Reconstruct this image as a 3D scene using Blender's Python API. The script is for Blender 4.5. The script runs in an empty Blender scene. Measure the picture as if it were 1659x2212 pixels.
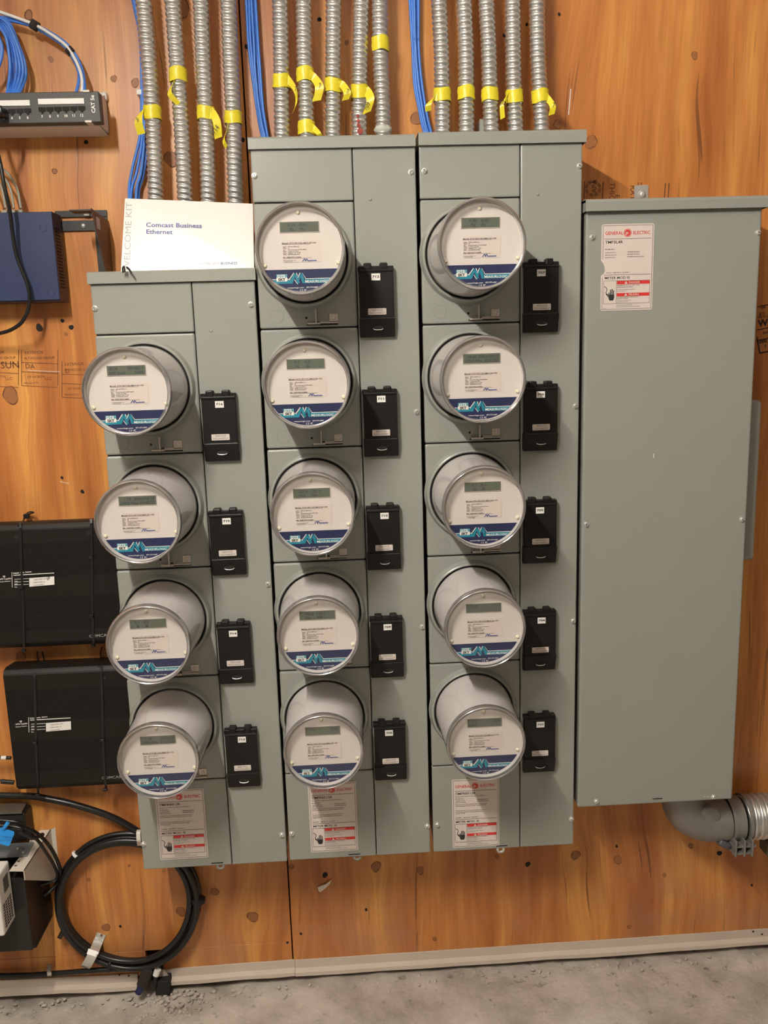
import bpy, bmesh, math, random
from mathutils import Vector, Matrix
random.seed(7)
D = bpy.data
scene = bpy.context.scene
COL = scene.collection
# ------------------------------------------------------------------ camera
FPX = 1821.52
CAM = Vector((0.0, -1.64816, 1.48612))
RX = (0.99821514, -0.05175685, -0.02979541)   # camera right
FW = (0.04531334, 0.98138375, -0.18663502)    # camera forward
UPV = (0.03890037, 0.18495177, 0.98197739)    # camera up
cd = D.cameras.new('camera'); cam = D.objects.new('camera', cd); COL.objects.link(cam)
cd.sensor_fit = 'HORIZONTAL'; cd.sensor_width = 36.0; cd.lens = FPX/1659*36.0
cd.clip_start = 0.02
cam.matrix_world = Matrix(((RX[0], UPV[0], -FW[0], CAM.x), (RX[1], UPV[1], -FW[1], CAM.y),
                           (RX[2], UPV[2], -FW[2], CAM.z), (0, 0, 0, 1)))
scene.camera = cam
# ------------------------------------------------------------------ world and exposure
w = D.worlds.new('world'); scene.world = w; w.use_nodes = True
w.node_tree.nodes['Background'].inputs[0].default_value = (1.0, 0.95, 0.88, 1)
w.node_tree.nodes['Background'].inputs[1].default_value = 0.03
scene.view_settings.view_transform = 'Standard'
scene.view_settings.look = 'None'
scene.view_settings.gamma = 1
scene.view_settings.use_curve_mapping = False
scene.view_settings.exposure = 0.0
# soft fill light added further back in the room, no fixture there
ld = D.lights.new('added_fill_light', 'AREA'); ld.shape = 'RECTANGLE'; ld.size = 1.2; ld.size_y = 0.3
ld.energy = 1.5; ld.color = (1.0, 0.93, 0.83)
lo = D.objects.new('added_fill_light', ld); COL.objects.link(lo); lo.location = (0.7, -2.35, 2.80)
TUBE = (-0.56, -1.10, -1.85, 2.44); TUBE_STRENGTH = 900.0   # x, near end, far end, height

def at(u, v, y):
    """point on the plane y that the photograph shows at pixel (u, v)"""
    a = (u-829.5)/FPX; b = -(v-1106)/FPX
    d = Vector((RX[i]*a + FW[i] + UPV[i]*b for i in range(3)))
    return CAM + d*((y-CAM.y)/d.y)
# ------------------------------------------------------------------ materials
MATS = {}
def nodes_of(m): return m.node_tree.nodes, m.node_tree.links
def mat(name, col, rough=0.5, metal=0.0, bump=0.0, bscale=200.0, spec=0.5, var=0.0, vscale=8.0, coat=0.0):
    if name in MATS: return MATS[name]
    m = D.materials.new(name); m.use_nodes = True; N, L = nodes_of(m)
    b = N['Principled BSDF']
    b.inputs['Base Color'].default_value = (*col, 1); b.inputs['Roughness'].default_value = rough
    b.inputs['Metallic'].default_value = metal; b.inputs['Specular IOR Level'].default_value = spec
    if coat: b.inputs['Coat Weight'].default_value = coat; b.inputs['Coat Roughness'].default_value = 0.1
    tc = N.new('ShaderNodeTexCoord')
    if bump:
        n = N.new('ShaderNodeTexNoise'); n.inputs['Scale'].default_value = bscale; n.inputs['Detail'].default_value = 3
        bp = N.new('ShaderNodeBump'); bp.inputs['Strength'].default_value = bump; bp.inputs['Distance'].default_value = 0.001
        L.new(tc.outputs['Object'], n.inputs['Vector']); L.new(n.outputs['Fac'], bp.inputs['Height']); L.new(bp.outputs['Normal'], b.inputs['Normal'])
    if var:
        n = N.new('ShaderNodeTexNoise'); n.inputs['Scale'].default_value = vscale; n.inputs['Detail'].default_value = 4
        mx = N.new('ShaderNodeMix'); mx.data_type = 'RGBA'
        mx.inputs[6].default_value = (*[c*(1-var) for c in col], 1); mx.inputs[7].default_value = (*[min(1, c*(1+var)) for c in col], 1)
        L.new(tc.outputs['Object'], n.inputs['Vector']); L.new(n.outputs['Fac'], mx.inputs[0]); L.new(mx.outputs[2], b.inputs['Base Color'])
    MATS[name] = m; return m
GRAY = mat('grey_enamel', (0.275, 0.285, 0.255), 0.38, bump=0.10, bscale=420, var=0.03)
GRAYC = mat('grey_enamel_cover', (0.285, 0.295, 0.264), 0.30, bump=0.10, bscale=420, var=0.03)
DARK = mat('dark_gap', (0.012, 0.010, 0.009), 0.8)
BLACKP = mat('black_plastic', (0.009, 0.008, 0.0075), 0.42, bump=0.12, bscale=900, spec=0.28)
BLACKR = mat('black_rubber', (0.010, 0.010, 0.010), 0.33)
BLACKM = mat('black_metal', (0.012, 0.011, 0.010), 0.45)
BROWNM = mat('brown_black_enamel', (0.095, 0.045, 0.025), 0.42)
CHROME = mat('zinc_plate', (0.74, 0.74, 0.71), 0.26, 0.65, bump=0.1, bscale=300)
GALV = mat('galvanised_strip', (0.68, 0.68, 0.665), 0.34, 0.86, bump=0.12, bscale=500)
GALVD = mat('dull_cast_metal', (0.27, 0.26, 0.24), 0.55, 0.55, bump=0.4, bscale=160, var=0.15, vscale=30)
BRACK = mat('nickel_bracket', (0.60, 0.54, 0.48), 0.35, 0.35)
WHITEP = mat('white_print', (0.80, 0.79, 0.75), 0.5)
CARDM = mat('glossy_card', (0.76, 0.76, 0.72), 0.30, spec=0.5, coat=0.35, bump=0.06, bscale=20)
LABELP = mat('label_stock', (0.66, 0.58, 0.53), 0.45)
INK = mat('black_ink', (0.02, 0.02, 0.02), 0.6)
INKG = mat('grey_ink', (0.14, 0.145, 0.15), 0.6)
INKBLUE = mat('blue_ink', (0.06, 0.09, 0.28), 0.6)
RED = mat('red_ink', (0.62, 0.035, 0.03), 0.5)
FACE = mat('meter_face_white', (0.66, 0.61, 0.57), 0.5)
HOUS = mat('meter_housing_grey', (0.60, 0.565, 0.56), 0.42, bump=0.15, bscale=120)
NAVY = mat('navy_print', (0.018, 0.026, 0.085), 0.35)
TEAL = mat('teal_print', (0.015, 0.23, 0.33), 0.4)
LTEAL = mat('light_teal_print', (0.10, 0.33, 0.40), 0.4)
LCDM = mat('lcd_glass', (0.120, 0.138, 0.108), 0.25)
LCDF = mat('lcd_bezel', (0.16, 0.155, 0.14), 0.4)
LCDI = mat('lcd_segments', (0.018, 0.02, 0.03), 0.5)
IVORY = mat('ivory_nylon', (0.74, 0.70, 0.52), 0.4)
YELLOW = mat('yellow_tape', (0.82, 0.70, 0.03), 0.35, bump=0.3, bscale=60)
BLUEC = mat('blue_cable_jacket', (0.06, 0.22, 0.74), 0.35)
WHITEC = mat('white_cable_jacket', (0.82, 0.82, 0.80), 0.4)
GREYC = mat('grey_cable_jacket', (0.30, 0.30, 0.25), 0.5)
VELCRO = mat('black_velcro', (0.03, 0.022, 0.022), 0.9)
BLUEBOX = mat('dark_blue_enamel', (0.017, 0.029, 0.092), 0.42, bump=0.15, bscale=500, var=0.06)
PURPLE = mat('dark_plum_plastic', (0.035, 0.02, 0.035), 0.45)
PANELG = mat('charcoal_panel', (0.055, 0.055, 0.052), 0.5)
WHITEB = mat('white_bracket', (0.72, 0.68, 0.62), 0.5)
BEIGE = mat('cream_enamel', (0.62, 0.58, 0.50), 0.45)
TRIM = mat('trim_cream', (0.56, 0.48, 0.40), 0.55, var=0.10, vscale=14, bump=0.3, bscale=50)
STEELP = mat('blue_grey_steel', (0.26, 0.29, 0.31), 0.32, 0.4)
TAGB = mat('blue_tag_plastic', (0.02, 0.28, 0.75), 0.4)
PVC = mat('dark_olive_metal', (0.10, 0.095, 0.06), 0.6)
WALLP = mat('painted_drywall', (0.20, 0.188, 0.17), 0.8)
STAMP = mat('brown_stamp_ink', (0.16, 0.055, 0.018), 0.7)
STAMPD = mat('dark_stamp_ink', (0.03, 0.012, 0.012), 0.7)
SIL = mat('frosted_sealant', (0.55, 0.56, 0.50), 0.5, bump=0.5, bscale=80)
REDP = mat('dried_red_paint', (0.30, 0.035, 0.02), 0.6)
PAPER = mat('scrap_paper', (0.75, 0.68, 0.58), 0.7)

def math_node(N, L, op, a, b=None, c=None):
    n = N.new('ShaderNodeMath'); n.operation = op
    for i, x in enumerate((a, b, c)):
        if x is None: continue
        if isinstance(x, (int, float)): n.inputs[i].default_value = x
        else: L.new(x, n.inputs[i])
    return n.outputs[0]
def clear_mat():
    m = D.materials.new('clear_polycarbonate'); m.use_nodes = True; N, L = nodes_of(m)
    N.remove(N['Principled BSDF']); out = N['Material Output']
    tr = N.new('ShaderNodeBsdfTransparent'); tr.inputs[0].default_value = (0.97, 0.97, 0.965, 1)
    gl = N.new('ShaderNodeBsdfGlossy'); gl.inputs['Roughness'].default_value = 0.06
    lw = N.new('ShaderNodeLayerWeight'); lw.inputs[0].default_value = 0.5
    f5 = math_node(N, L, 'MULTIPLY_ADD', math_node(N, L, 'POWER', lw.outputs['Facing'], 4.0), 0.75, 0.045)
    mx = N.new('ShaderNodeMixShader'); L.new(f5, mx.inputs[0]); L.new(tr.outputs[0], mx.inputs[1]); L.new(gl.outputs[0], mx.inputs[2])
    L.new(mx.outputs[0], out.inputs[0]); return m
CLEAR = clear_mat()
def rim_mat():
    m = D.materials.new('clear_rim'); m.use_nodes = True; N, L = nodes_of(m)
    out = N['Material Output']; b = N['Principled BSDF']
    b.inputs['Base Color'].default_value = (0.66, 0.64, 0.63, 1); b.inputs['Roughness'].default_value = 0.16
    b.inputs['Metallic'].default_value = 0.85
    tr = N.new('ShaderNodeBsdfTransparent'); tr.inputs[0].default_value = (0.95, 0.95, 0.95, 1)
    lw = N.new('ShaderNodeLayerWeight'); lw.inputs[0].default_value = 0.5
    mp = N.new('ShaderNodeMapRange'); mp.inputs[1].default_value = 0.0; mp.inputs[2].default_value = 0.7; mp.inputs[3].default_value = 0.40; mp.inputs[4].default_value = 1.0
    mx = N.new('ShaderNodeMixShader'); L.new(lw.outputs['Facing'], mp.inputs[0]); L.new(mp.outputs[0], mx.inputs[0])
    L.new(tr.outputs[0], mx.inputs[1]); L.new(b.outputs[0], mx.inputs[2]); L.new(mx.outputs[0], out.inputs[0]); return m
RIM = rim_mat()

# knots and holes of the plywood: pixel, radius in metres, kind (0 knot, 1 dark hole, 2 open ring)
KNOTS = [(62,33,.010,2),(246,170,.007,0),(292,179,.009,0),(186,307,.004,1),(118,370,.006,2),(23,854,.019,0),(16,844,.004,1),(135,693,.0038,1),(154,707,.0048,1),
 (143,722,.004,2),(85,708,.007,1),(178,1062,.004,1),(134,1032,.003,1),(191,1900,.005,2),(155,1915,.005,0),(279,1870,.004,0),(464,1926,.011,0),
 (391,1969,.013,0),(229,2003,.011,0),(260,2001,.0032,1),(354,1881,.005,0),(630,1872,.007,2),(702,1890,.0065,1),(812,1872,.014,0),(908,1880,.011,0),
 (546,1980,.015,0),(791,1965,.0035,1),(939,2028,.006,2),(621,2036,.003,1),(650,2017,.003,1),(1073,1850,.006,2),(1140,1867,.006,1),(1243,1847,.013,0),
 (1334,1857,.012,0),(1332,1828,.0032,1),(1492,1827,.007,2),(1554,1843,.006,1),(1435,1890,.006,0),(1624,1912,.003,1),(1359,2002,.006,2),
 (370,344,.016,0),(533,101,.004,1),(525,302,.004,1),(390,20,.02,0),(1205,269,.010,0),(900,256,.014,0),(1138,53,.0028,1),(1089,77,.003,1),
 (1208,31,.003,1),(1277,307,.014,0),(110,128,.006,0),(690,42,.004,1),(749,92,.005,0),(1500,120,.008,0),(45,1420,.013,0)]
def wood_mat():
    m = D.materials.new('fir_plywood'); m.use_nodes = True; N, L = nodes_of(m); b = N['Principled BSDF']
    g = D.node_groups.new('knot', 'ShaderNodeTree')
    I = g.interface
    for n, t, io in (('Pos', 'NodeSocketVector', 'INPUT'), ('Center', 'NodeSocketVector', 'INPUT'), ('Radius', 'NodeSocketFloat', 'INPUT'),
                     ('Warp', 'NodeSocketFloat', 'INPUT'), ('Warp', 'NodeSocketFloat', 'OUTPUT')):
        I.new_socket(n, in_out=io, socket_type=t)
    GN, GL = g.nodes, g.links
    gi = GN.new('NodeGroupInput'); go = GN.new('NodeGroupOutput')
    sub = GN.new('ShaderNodeVectorMath'); sub.operation = 'SUBTRACT'; GL.new(gi.outputs[0], sub.inputs[0]); GL.new(gi.outputs[1], sub.inputs[1])
    sx = GN.new('ShaderNodeSeparateXYZ'); GL.new(sub.outputs[0], sx.inputs[0])
    ln = GN.new('ShaderNodeVectorMath'); ln.operation = 'LENGTH'; GL.new(sub.outputs[0], ln.inputs[0])
    q = math_node(GN, GL, 'DIVIDE', ln.outputs['Value'], gi.outputs[2])
    # grain flows around the knot
    zq = math_node(GN, GL, 'DIVIDE', sx.outputs[2], gi.outputs[2]); xq = math_node(GN, GL, 'DIVIDE', sx.outputs[0], gi.outputs[2])
    e = math_node(GN, GL, 'ADD', math_node(GN, GL, 'MULTIPLY', math_node(GN, GL, 'POWER', math_node(GN, GL, 'ABSOLUTE', zq), 2.0), 0.10),
                  math_node(GN, GL, 'MULTIPLY', math_node(GN, GL, 'POWER', math_node(GN, GL, 'ABSOLUTE', xq), 2.0), 0.35))
    ex = math_node(GN, GL, 'POWER', 2.718, math_node(GN, GL, 'MULTIPLY', e, -1.0))
    wv = math_node(GN, GL, 'MULTIPLY', math_node(GN, GL, 'MULTIPLY', ex, sx.outputs[0]), -0.8)
    GL.new(math_node(GN, GL, 'ADD', wv, gi.outputs[3]), go.inputs[0])
    geo = N.new('ShaderNodeNewGeometry')
    # little wobble so that the knots are not perfect circles
    nz = N.new('ShaderNodeTexNoise'); nz.inputs['Scale'].default_value = 45; nz.inputs['Detail'].default_value = 1; L.new(geo.outputs['Position'], nz.inputs['Vector'])
    vs = N.new('ShaderNodeVectorMath'); vs.operation = 'SUBTRACT'; L.new(nz.outputs['Color'], vs.inputs[0]); vs.inputs[1].default_value = (.5, .5, .5)
    vm = N.new('ShaderNodeVectorMath'); vm.operation = 'MULTIPLY'; L.new(vs.outputs[0], vm.inputs[0]); vm.inputs[1].default_value = (.010, 0, .010)
    va = N.new('ShaderNodeVectorMath'); va.operation = 'ADD'; L.new(geo.outputs['Position'], va.inputs[0]); L.new(vm.outputs[0], va.inputs[1])
    vp = N.new('ShaderNodeVectorMath'); vp.operation = 'MULTIPLY'; L.new(va.outputs[0], vp.inputs[0]); vp.inputs[1].default_value = (1, 0, 1)
    warp = None
    for (u, v, r, k) in [q for q in KNOTS if q[3] == 0 and q[2] >= .0125][:9]:
        c = at(u, v, .165)
        n = N.new('ShaderNodeGroup'); n.node_tree = g; L.new(vp.outputs[0], n.inputs[0])
        n.inputs[1].default_value = (c.x, 0, c.z); n.inputs[2].default_value = r*1.3
        if warp: L.new(warp, n.inputs[3])
        warp = n.outputs[0]
    sp = N.new('ShaderNodeSeparateXYZ'); L.new(geo.outputs['Position'], sp.inputs[0])
    # slow drift of the grain
    n1 = N.new('ShaderNodeTexNoise'); n1.inputs['Scale'].default_value = 2.2; n1.inputs['Detail'].default_value = 2
    mp = N.new('ShaderNodeMapping'); mp.inputs['Scale'].default_value = (1.5, 1, .6); L.new(geo.outputs['Position'], mp.inputs[0]); L.new(mp.outputs[0], n1.inputs['Vector'])
    x = math_node(N, L, 'ADD', math_node(N, L, 'ADD', sp.outputs[0], warp), math_node(N, L, 'MULTIPLY', n1.outputs['Fac'], 0.14))
    def grain(sx_, sz_, det, off):
        c = N.new('ShaderNodeCombineXYZ'); L.new(math_node(N, L, 'MULTIPLY', x, sx_), c.inputs[0]); L.new(math_node(N, L, 'MULTIPLY', sp.outputs[2], sz_), c.inputs[2]); c.inputs[1].default_value = off
        n = N.new('ShaderNodeTexNoise'); n.inputs['Scale'].default_value = 1; n.inputs['Detail'].default_value = det; n.inputs['Roughness'].default_value = 0.6; L.new(c.outputs[0], n.inputs['Vector']); return n.outputs['Fac']
    broad = grain(14, 1.3, 4, 0.0); fine = grain(170, 5, 3, 4.0); crack = grain(75, 2.2, 2, 9.0)
    cr = N.new('ShaderNodeValToRGB'); L.new(broad, cr.inputs[0])
    cr.color_ramp.elements[0].position = .32; cr.color_ramp.elements[0].color = (.37, .115, .028, 1)
    cr.color_ramp.elements[1].position = .68; cr.color_ramp.elements[1].color = (.78, .375, .095, 1)
    e_ = cr.color_ramp.elements.new(.5); e_.color = (.58, .222, .056, 1)
    def mix(fac, a, bcol, mode='MIX'):
        n = N.new('ShaderNodeMix'); n.data_type = 'RGBA'; n.blend_type = mode
        if isinstance(fac, float): n.inputs[0].default_value = fac
        else: L.new(fac, n.inputs[0])
        L.new(a, n.inputs[6])
        if isinstance(bcol, tuple): n.inputs[7].default_value = (*bcol, 1)
        else: L.new(bcol, n.inputs[7])
        return n.outputs[2]
    fm = N.new('ShaderNodeMapRange'); L.new(fine, fm.inputs[0]); fm.inputs[1].default_value = .35; fm.inputs[2].default_value = .7; fm.inputs[3].default_value = 0; fm.inputs[4].default_value = .30
    col = mix(fm.outputs[0], cr.outputs[0], (.24, .075, .018))
    cm = N.new('ShaderNodeMapRange'); L.new(crack, cm.inputs[0]); cm.inputs[1].default_value = .635; cm.inputs[2].default_value = .67; cm.inputs[3].default_value = 0; cm.inputs[4].default_value = .65
    # darker checks come and go along the grain
    n3 = N.new('ShaderNodeTexNoise'); n3.inputs['Scale'].default_value = 3.5; L.new(geo.outputs['Position'], n3.inputs['Vector'])
    m3 = N.new('ShaderNodeMapRange'); L.new(n3.outputs['Fac'], m3.inputs[0]); m3.inputs[1].default_value = .42; m3.inputs[2].default_value = .6
    ck = math_node(N, L, 'MULTIPLY', cm.outputs[0], m3.outputs[0])
    col = mix(ck, col, (.10, .032, .010))
    # scuffed, dusty band low on the sheets
    n4 = N.new('ShaderNodeTexNoise'); n4.inputs['Scale'].default_value = 9; n4.inputs['Detail'].default_value = 6; L.new(geo.outputs['Position'], n4.inputs['Vector'])
    lowb = N.new('ShaderNodeMapRange'); L.new(sp.outputs[2], lowb.inputs[0]); lowb.inputs[1].default_value = .40; lowb.inputs[2].default_value = .12; lowb.inputs[3].default_value = 0; lowb.inputs[4].default_value = .60
    sc = N.new('ShaderNodeMapRange'); L.new(n4.outputs['Fac'], sc.inputs[0]); sc.inputs[1].default_value = .42; sc.inputs[2].default_value = .75
    col = mix(math_node(N, L, 'MULTIPLY', lowb.outputs[0], sc.outputs[0]), col, (.40, .20, .125))
    L.new(col, b.inputs['Base Color'])
    b.inputs['Roughness'].default_value = .38; b.inputs['Specular IOR Level'].default_value = .5
    h = math_node(N, L, 'SUBTRACT', math_node(N, L, 'MULTIPLY', fine, .5), ck)
    bp = N.new('ShaderNodeBump'); bp.inputs['Strength'].default_value = .35; bp.inputs['Distance'].default_value = .0012; L.new(h, bp.inputs['Height']); L.new(bp.outputs[0], b.inputs['Normal'])
    return m
WOOD = wood_mat()
def concrete_mat():
    m = D.materials.new('rough_concrete'); m.use_nodes = True; N, L = nodes_of(m); b = N['Principled BSDF']
    geo = N.new('ShaderNodeNewGeometry')
    def nz(s, d, lo, hi, c0, c1):
        n = N.new('ShaderNodeTexNoise'); n.inputs['Scale'].default_value = s; n.inputs['Detail'].default_value = d; n.inputs['Roughness'].default_value = .65; L.new(geo.outputs['Position'], n.inputs['Vector'])
        r = N.new('ShaderNodeValToRGB'); L.new(n.outputs['Fac'], r.inputs[0]); r.color_ramp.elements[0].position = lo; r.color_ramp.elements[1].position = hi
        r.color_ramp.elements[0].color = (*c0, 1); r.color_ramp.elements[1].color = (*c1, 1); return n, r
    n1, r1 = nz(7, 8, .35, .68, (.34, .305, .265), (.62, .57, .51))
    n2, r2 = nz(26, 6, .30, .40, (.22, .19, .17), (1, 1, 1))
    n3, r3 = nz(3, 3, .35, .65, (.85, .80, .78), (1, 1, .98))
    a = N.new('ShaderNodeMix'); a.data_type = 'RGBA'; a.blend_type = 'MULTIPLY'; a.inputs[0].default_value = .8; L.new(r1.outputs[0], a.inputs[6]); L.new(r2.outputs[0], a.inputs[7])
    c = N.new('ShaderNodeMix'); c.data_type = 'RGBA'; c.blend_type = 'MULTIPLY'; c.inputs[0].default_value = 1; L.new(a.outputs[2], c.inputs[6]); L.new(r3.outputs[0], c.inputs[7])
    L.new(c.outputs[2], b.inputs['Base Color']); b.inputs['Roughness'].default_value = .85
    n4 = N.new('ShaderNodeTexNoise'); n4.inputs['Scale'].default_value = 90; n4.inputs['Detail'].default_value = 6; L.new(geo.outputs['Position'], n4.inputs['Vector'])
    bp = N.new('ShaderNodeBump'); bp.inputs['Strength'].default_value = .7; bp.inputs['Distance'].default_value = .003; L.new(n4.outputs['Fac'], bp.inputs['Height']); L.new(bp.outputs[0], b.inputs['Normal'])
    return m
CONC = concrete_mat()
def perf_mat():
    """black plastic shell with rows of small round vent holes in two broad fields"""
    m = D.materials.new('perforated_black_shell'); m.use_nodes = True; N, L = nodes_of(m); b = N['Principled BSDF']
    tc = N.new('ShaderNodeTexCoord'); s = N.new('ShaderNodeSeparateXYZ'); L.new(tc.outputs['Object'], s.inputs[0])
    P_ = 0.0062
    def cell(ox, oz):
        fx = math_node(N, L, 'SUBTRACT', math_node(N, L, 'FRACT', math_node(N, L, 'ADD', math_node(N, L, 'DIVIDE', s.outputs[0], P_), 50+ox)), .5)
        fz = math_node(N, L, 'SUBTRACT', math_node(N, L, 'FRACT', math_node(N, L, 'ADD', math_node(N, L, 'DIVIDE', s.outputs[2], P_), 50+oz)), .5)
        return math_node(N, L, 'SQRT', math_node(N, L, 'ADD', math_node(N, L, 'MULTIPLY', fx, fx), math_node(N, L, 'MULTIPLY', fz, fz)))
    d = math_node(N, L, 'MINIMUM', cell(0, 0), cell(.5, .5))
    hole = N.new('ShaderNodeMapRange'); L.new(d, hole.inputs[0]); hole.inputs[1].default_value = .26; hole.inputs[2].default_value = .19
    # fields: |z| between .02 and .095 of the middle
    az = math_node(N, L, 'ABSOLUTE', s.outputs[2])
    f1 = math_node(N, L, 'MULTIPLY', math_node(N, L, 'GREATER_THAN', az, .022), math_node(N, L, 'LESS_THAN', az, .095))
    mk = math_node(N, L, 'MULTIPLY', hole.outputs[0], f1)
    mx = N.new('ShaderNodeMix'); mx.data_type = 'RGBA'; L.new(mk, mx.inputs[0]); mx.inputs[6].default_value = (.010, .008, .0065, 1); mx.inputs[7].default_value = (.002, .002, .002, 1)
    L.new(mx.outputs[2], b.inputs['Base Color']); b.inputs['Roughness'].default_value = .5; b.inputs['Specular IOR Level'].default_value = .3
    bp = N.new('ShaderNodeBump'); bp.inputs['Strength'].default_value = .8; bp.inputs['Distance'].default_value = .002; bp.invert = True
    L.new(mk, bp.inputs['Height']); L.new(bp.outputs[0], b.inputs['Normal']); return m
PERF = perf_mat()
# ------------------------------------------------------------------ mesh helpers
def link(name, me, m=None, parent=None, loc=None):
    o = D.objects.new(name, me); COL.objects.link(o)
    if m is not None and me is not None and not me.materials: me.materials.append(m)
    if parent is not None: o.parent = parent
    if loc is not None: o.location = loc
    return o
def tag(o, label=None, cat=None, group=None, kind=None):
    if label: o['label'] = label
    if cat: o['category'] = cat
    if group: o['group'] = group
    if kind: o['kind'] = kind
    return o
def empty(name, loc, label, cat, group=None):
    o = D.objects.new(name, None); COL.objects.link(o); o.location = loc; o.empty_display_size = .02
    return tag(o, label, cat, group)
def fin(bm, name, smooth=False):
    bmesh.ops.recalc_face_normals(bm, faces=bm.faces)
    me = D.meshes.new(name); bm.to_mesh(me); bm.free()
    if smooth:
        for p in me.polygons: p.use_smooth = True
    return me
def add_box(bm, x0, x1, y0, y1, z0, z1, bev=0.0, seg=1):
    r = bmesh.ops.create_cube(bm, size=1.0)['verts']
    for v in r: v.co = Vector(((x0+x1)/2+v.co.x*(x1-x0), (y0+y1)/2+v.co.y*(y1-y0), (z0+z1)/2+v.co.z*(z1-z0)))
    if bev:
        ed = list({e for v in r for e in v.link_edges})
        bmesh.ops.bevel(bm, geom=ed, offset=bev, segments=seg, affect='EDGES', profile=.5)
    return bm
def box(name, x0, x1, y0, y1, z0, z1, m, parent=None, bev=0.0, seg=1, loc=None, smooth=False):
    bm = bmesh.new(); add_box(bm, x0, x1, y0, y1, z0, z1, bev, seg)
    return link(name, fin(bm, name, smooth), m, parent, loc)
def add_prism(bm, pts, y0, y1):
    """polygon in x,z extruded between two depths"""
    a = [bm.verts.new((p[0], y0, p[1])) for p in pts]; b = [bm.verts.new((p[0], y1, p[1])) for p in pts]
    bm.faces.new(a); bm.faces.new(list(reversed(b)))
    for i in range(len(pts)):
        j = (i+1) % len(pts); bm.faces.new((a[i], b[i], b[j], a[j]))
    return bm
def prism(name, pts, y0, y1, m, parent=None, loc=None):
    bm = bmesh.new(); add_prism(bm, pts, y0, y1); return link(name, fin(bm, name), m, parent, loc)
def add_poly3(bm, front, off):
    """closed solid from a 3-D polygon and an offset vector"""
    a = [bm.verts.new(p) for p in front]; b = [bm.verts.new(Vector(p)+Vector(off)) for p in front]
    bm.faces.new(a); bm.faces.new(list(reversed(b)))
    for i in range(len(a)):
        j = (i+1) % len(a); bm.faces.new((a[i], b[i], b[j], a[j]))
    return bm
def poly3(name, front, off, m, parent=None):
    bm = bmesh.new(); add_poly3(bm, front, off); return link(name, fin(bm, name), m, parent)
def add_lathe(bm, prof, n=48, c=(0, 0, 0), close=False):
    """(radius, y) profile turned about the y axis"""
    rings = []
    for r, y in prof:
        if r < 1e-6: rings.append([bm.verts.new((c[0], c[1]+y, c[2]))])
        else: rings.append([bm.verts.new((c[0]+r*math.cos(2*math.pi*i/n), c[1]+y, c[2]+r*math.sin(2*math.pi*i/n))) for i in range(n)])
    pr = list(zip(rings, rings[1:]))
    if close: pr.append((rings[-1], rings[0]))
    for A, B in pr:
        for i in range(n):
            j = (i+1) % n
            if len(A) == 1 and len(B) == 1: continue
            if len(A) == 1: bm.faces.new((A[0], B[j], B[i]))
            elif len(B) == 1: bm.faces.new((A[i], A[j], B[0]))
            else: bm.faces.new((A[i], A[j], B[j], B[i]))
    return bm
def lathe_mesh(name, prof, n=48, close=False, sharp=35):
    bm = bmesh.new(); add_lathe(bm, prof, n, close=close); me = fin(bm, name, True)
    me.set_sharp_from_angle(angle=math.radians(sharp)); return me
def crom(P, per=6):
    P = [Vector(p) for p in P]; out = []
    if len(P) < 3: return P
    Q = [P[0]*2-P[1]] + P + [P[-1]*2-P[-2]]
    for i in range(1, len(Q)-2):
        for k in range(per):
            t = k/per; p0, p1, p2, p3 = Q[i-1:i+3]
            out.append(.5*((2*p1)+(p2-p0)*t+(2*p0-5*p1+4*p2-p3)*t*t+(3*p1-p0-3*p2+p3)*t**3))
    out.append(P[-1]); return out
def frames(P):
    T = []
    for i in range(len(P)):
        a = P[max(0, i-1)]; b = P[min(len(P)-1, i+1)]; T.append((b-a).normalized())
    n = T[0].orthogonal().normalized(); F = []
    for t in T:
        n = (n - t*n.dot(t)).normalized(); F.append((t, n, t.cross(n)))
    return F
def add_tube(bm, P, r, n=10, per=6, cap=True):
    P = crom(P, per) if per else [Vector(p) for p in P]
    F = frames(P); rings = []
    for p, (t, a, b) in zip(P, F):
        rings.append([bm.verts.new(p + (a*math.cos(2*math.pi*i/n)+b*math.sin(2*math.pi*i/n))*r) for i in range(n)])
    for A, B in zip(rings, rings[1:]):
        for i in range(n):
            j = (i+1) % n; bm.faces.new((A[i], A[j], B[j], B[i]))
    if cap: bm.faces.new(rings[0]); bm.faces.new(list(reversed(rings[-1])))
    return bm
def tube(name, P, r, m, parent=None, n=10, per=6):
    bm = bmesh.new(); add_tube(bm, P, r, n, per); me = fin(bm, name, True); me.set_sharp_from_angle(angle=math.radians(50))
    return link(name, me, m, parent)
def ribbon(name, P, wvec, th, m, parent=None, per=6):
    """flat strip along a path; wvec = width vector (or a list of them)"""
    Q = crom(P, per) if per else [Vector(p) for p in P]
    bm = bmesh.new(); rows = []
    for i, p in enumerate(Q):
        t = (Q[min(len(Q)-1, i+1)]-Q[max(0, i-1)]).normalized()
        if isinstance(wvec, list):
            k = i/(len(Q)-1)*(len(wvec)-1); a = int(min(k, len(wvec)-2)); wv = Vector(wvec[a]).lerp(Vector(wvec[a+1]), k-a)
        else: wv = Vector(wvec)
        nn = t.cross(wv).normalized()*th/2
        rows.append([bm.verts.new(p+wv/2+nn), bm.verts.new(p-wv/2+nn), bm.verts.new(p-wv/2-nn), bm.verts.new(p+wv/2-nn)])
    for A, B in zip(rows, rows[1:]):
        for i in range(4):
            j = (i+1) % 4; bm.faces.new((A[i], A[j], B[j], B[i]))
    bm.faces.new(rows[0]); bm.faces.new(list(reversed(rows[-1])))
    return link(name, fin(bm, name), m, parent)
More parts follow.
